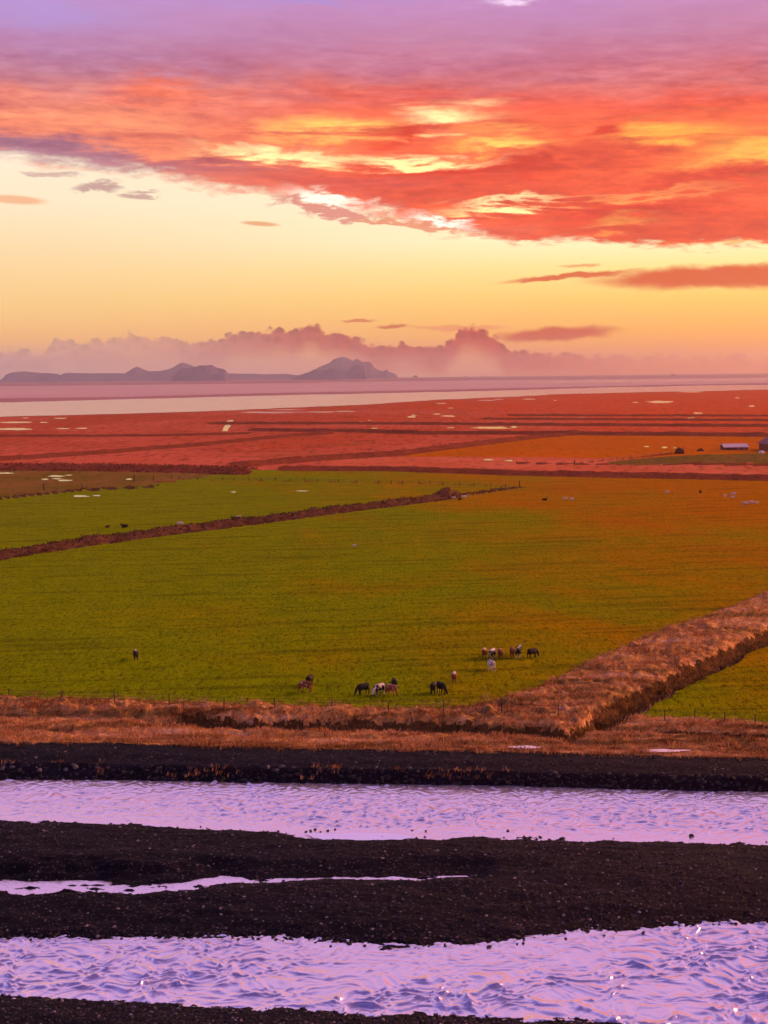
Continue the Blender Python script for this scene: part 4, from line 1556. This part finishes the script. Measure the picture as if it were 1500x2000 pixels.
knoll(1327, 886, 4.6, 2.6, 'dark rocky outcrop beside the pole at the foot of the farm hill', 3)
knoll(1368, 881, 3.6, 1.3, 'small dark rocky hump between the outcrop and the shed', 5)
px_, py_, pz_ = on_ground(1332, 886)
pole = link('pole', post_mesh(3.6, .12), None, None, (px_ + .2, py_ - 2.3, pz_), label='lone upright wooden pole against the dark rocky outcrop', category='pole')
tx, ty, tz = on_ground(1485, 868, 5)
bm = bmesh.new()
loft(bm, [((0, 0, z), (1, 0, 0), (0, 1, 0), r, r) for z, r in ((0, 1.0), (.05, 1.15), (1.2, 1.15), (1.5, .9), (1.7, .25))], 20)
me = bpy.data.meshes.new('tank'); bm.to_mesh(me); bm.free()
tx, ty, tz = on_ground(1486, 884, 4)
link('tank', me, MATS['white_trim'], None, (tx, ty - 1, zat(tx, ty - 1) - .05), label='small pale domed tank at the left foot of the red barn', category='tank')


# ------------------------------------------------------------------ islands on the horizon
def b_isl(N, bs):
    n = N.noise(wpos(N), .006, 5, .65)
    N.put(bs.inputs['Base Color'], N.mix(n, (.085, .060, .135, 1), (.15, .11, .21, 1)))  # violet tint of the distant air is painted into the rock


material('island_rock', b_isl, 1.0, 0.0)


def island(pts, dist, depth, seed, step=5.0):
    """a ridge whose skyline follows pts (pixels) at the given distance, with a real body of slopes behind and before it"""
    xs = np.arange(pts[0][0], pts[-1][0] + .1, 1.0)
    ys = np.interp(xs, [p[0] for p in pts], [p[1] for p in pts])
    top_ = []
    for a, b in zip(xs, ys):
        d = ray(a, b); kk = dist / d.y
        top_.append((d.x * kk, max(CAMZ + d.z * kk, 0)))
    top_ = np.array(top_)
    n = len(xs); m = 15
    tt = np.linspace(-1, 1, m)
    U = np.repeat(top_[:, 0][:, None], m, 1); T = np.repeat(tt[None], n, 0)
    H = top_[:, 1][:, None] * (1 - np.abs(T) ** 1.25)
    nz = fbm(U * .004 + seed, T * 2.2 + seed, 4, 120 + seed) * (1 - np.abs(T)) * np.abs(T) * 1.6
    H = np.maximum(H * (1 + nz), 0) - 8 * np.abs(T)
    Dp = dist + T * depth * (.6 + .4 * fbm(U * .002, T * 0 + seed, 2, 140))
    vs = np.stack([U, Dp, H], -1).reshape(-1, 3)
    ii = np.arange(n * m).reshape(n, m)
    f = np.stack([ii[:-1, :-1], ii[1:, :-1], ii[1:, 1:], ii[:-1, 1:]], -1).reshape(-1, 4)
    return link('island', np_mesh('island', vs, f), MATS['island_rock'], kind='structure')


island([(8, 745), (12, 738), (18, 729), (25, 727), (50, 725), (64, 727), (110, 730), (118, 733), (125, 729), (140, 728), (180, 729), (245, 729), (258, 720), (268, 715.5), (278, 720), (290, 725), (320, 724), (335, 719), (350, 710), (357, 708), (372, 712), (380, 716), (400, 722), (445, 729), (470, 730), (500, 730.5), (520, 731), (560, 730), (600, 736), (610, 743)], 17500, 700, 1)
island([(335, 744), (338, 735), (345, 727), (355, 719), (368, 718), (380, 717), (390, 713.5), (414, 714), (425, 719), (438, 722), (443, 727), (446, 743)], 13500, 400, 2)
island([(560, 742), (575, 735), (590, 731), (610, 724), (625, 716), (645, 708), (660, 699), (670, 696.5), (680, 700), (688, 704.5), (700, 702.5), (708, 707), (720, 706.5), (726, 709), (730, 717), (738, 722), (748, 725), (755, 721.5), (762, 727), (772, 730), (777, 736), (779, 741)], 17000, 700, 3)
island([(566, 742), (580, 735), (600, 729), (615, 722), (628, 724), (645, 721), (652, 719), (662, 722), (678, 727), (684, 719), (692, 714), (700, 712), (712, 716), (716, 722), (717, 741)], 13500, 400, 4)
island([(805, 738), (808, 734), (812, 732.5), (816, 736), (818, 739)], 16500, 60, 5)
island([(906, 737), (909, 733.5), (912, 737)], 16500, 40, 6)
island([(1310, 733), (1313, 730), (1317, 731), (1320, 733.5)], 14000, 40, 7)

# ------------------------------------------------------------------ haze
bm = bmesh.new()
box(bm, -13000, 13000, -400, 21500, -3.0, 300.0)
bmesh.ops.recalc_face_normals(bm, faces=bm.faces[:])
me = bpy.data.meshes.new('haze'); bm.to_mesh(me); bm.free()
hm = bpy.data.materials.new('haze')
hm.use_nodes = True
hm.node_tree.nodes.clear()
pvn = hm.node_tree.nodes.new('ShaderNodeVolumePrincipled')
pvn.inputs['Color'].default_value = (.93, .90, 1.0, 1)
pvn.inputs['Density'].default_value = 5.6e-5
pvn.inputs['Anisotropy'].default_value = 0.74
ho = hm.node_tree.nodes.new('ShaderNodeOutputMaterial')
hm.node_tree.links.new(pvn.outputs[0], ho.inputs['Volume'])
link('haze', me, hm, kind='stuff')
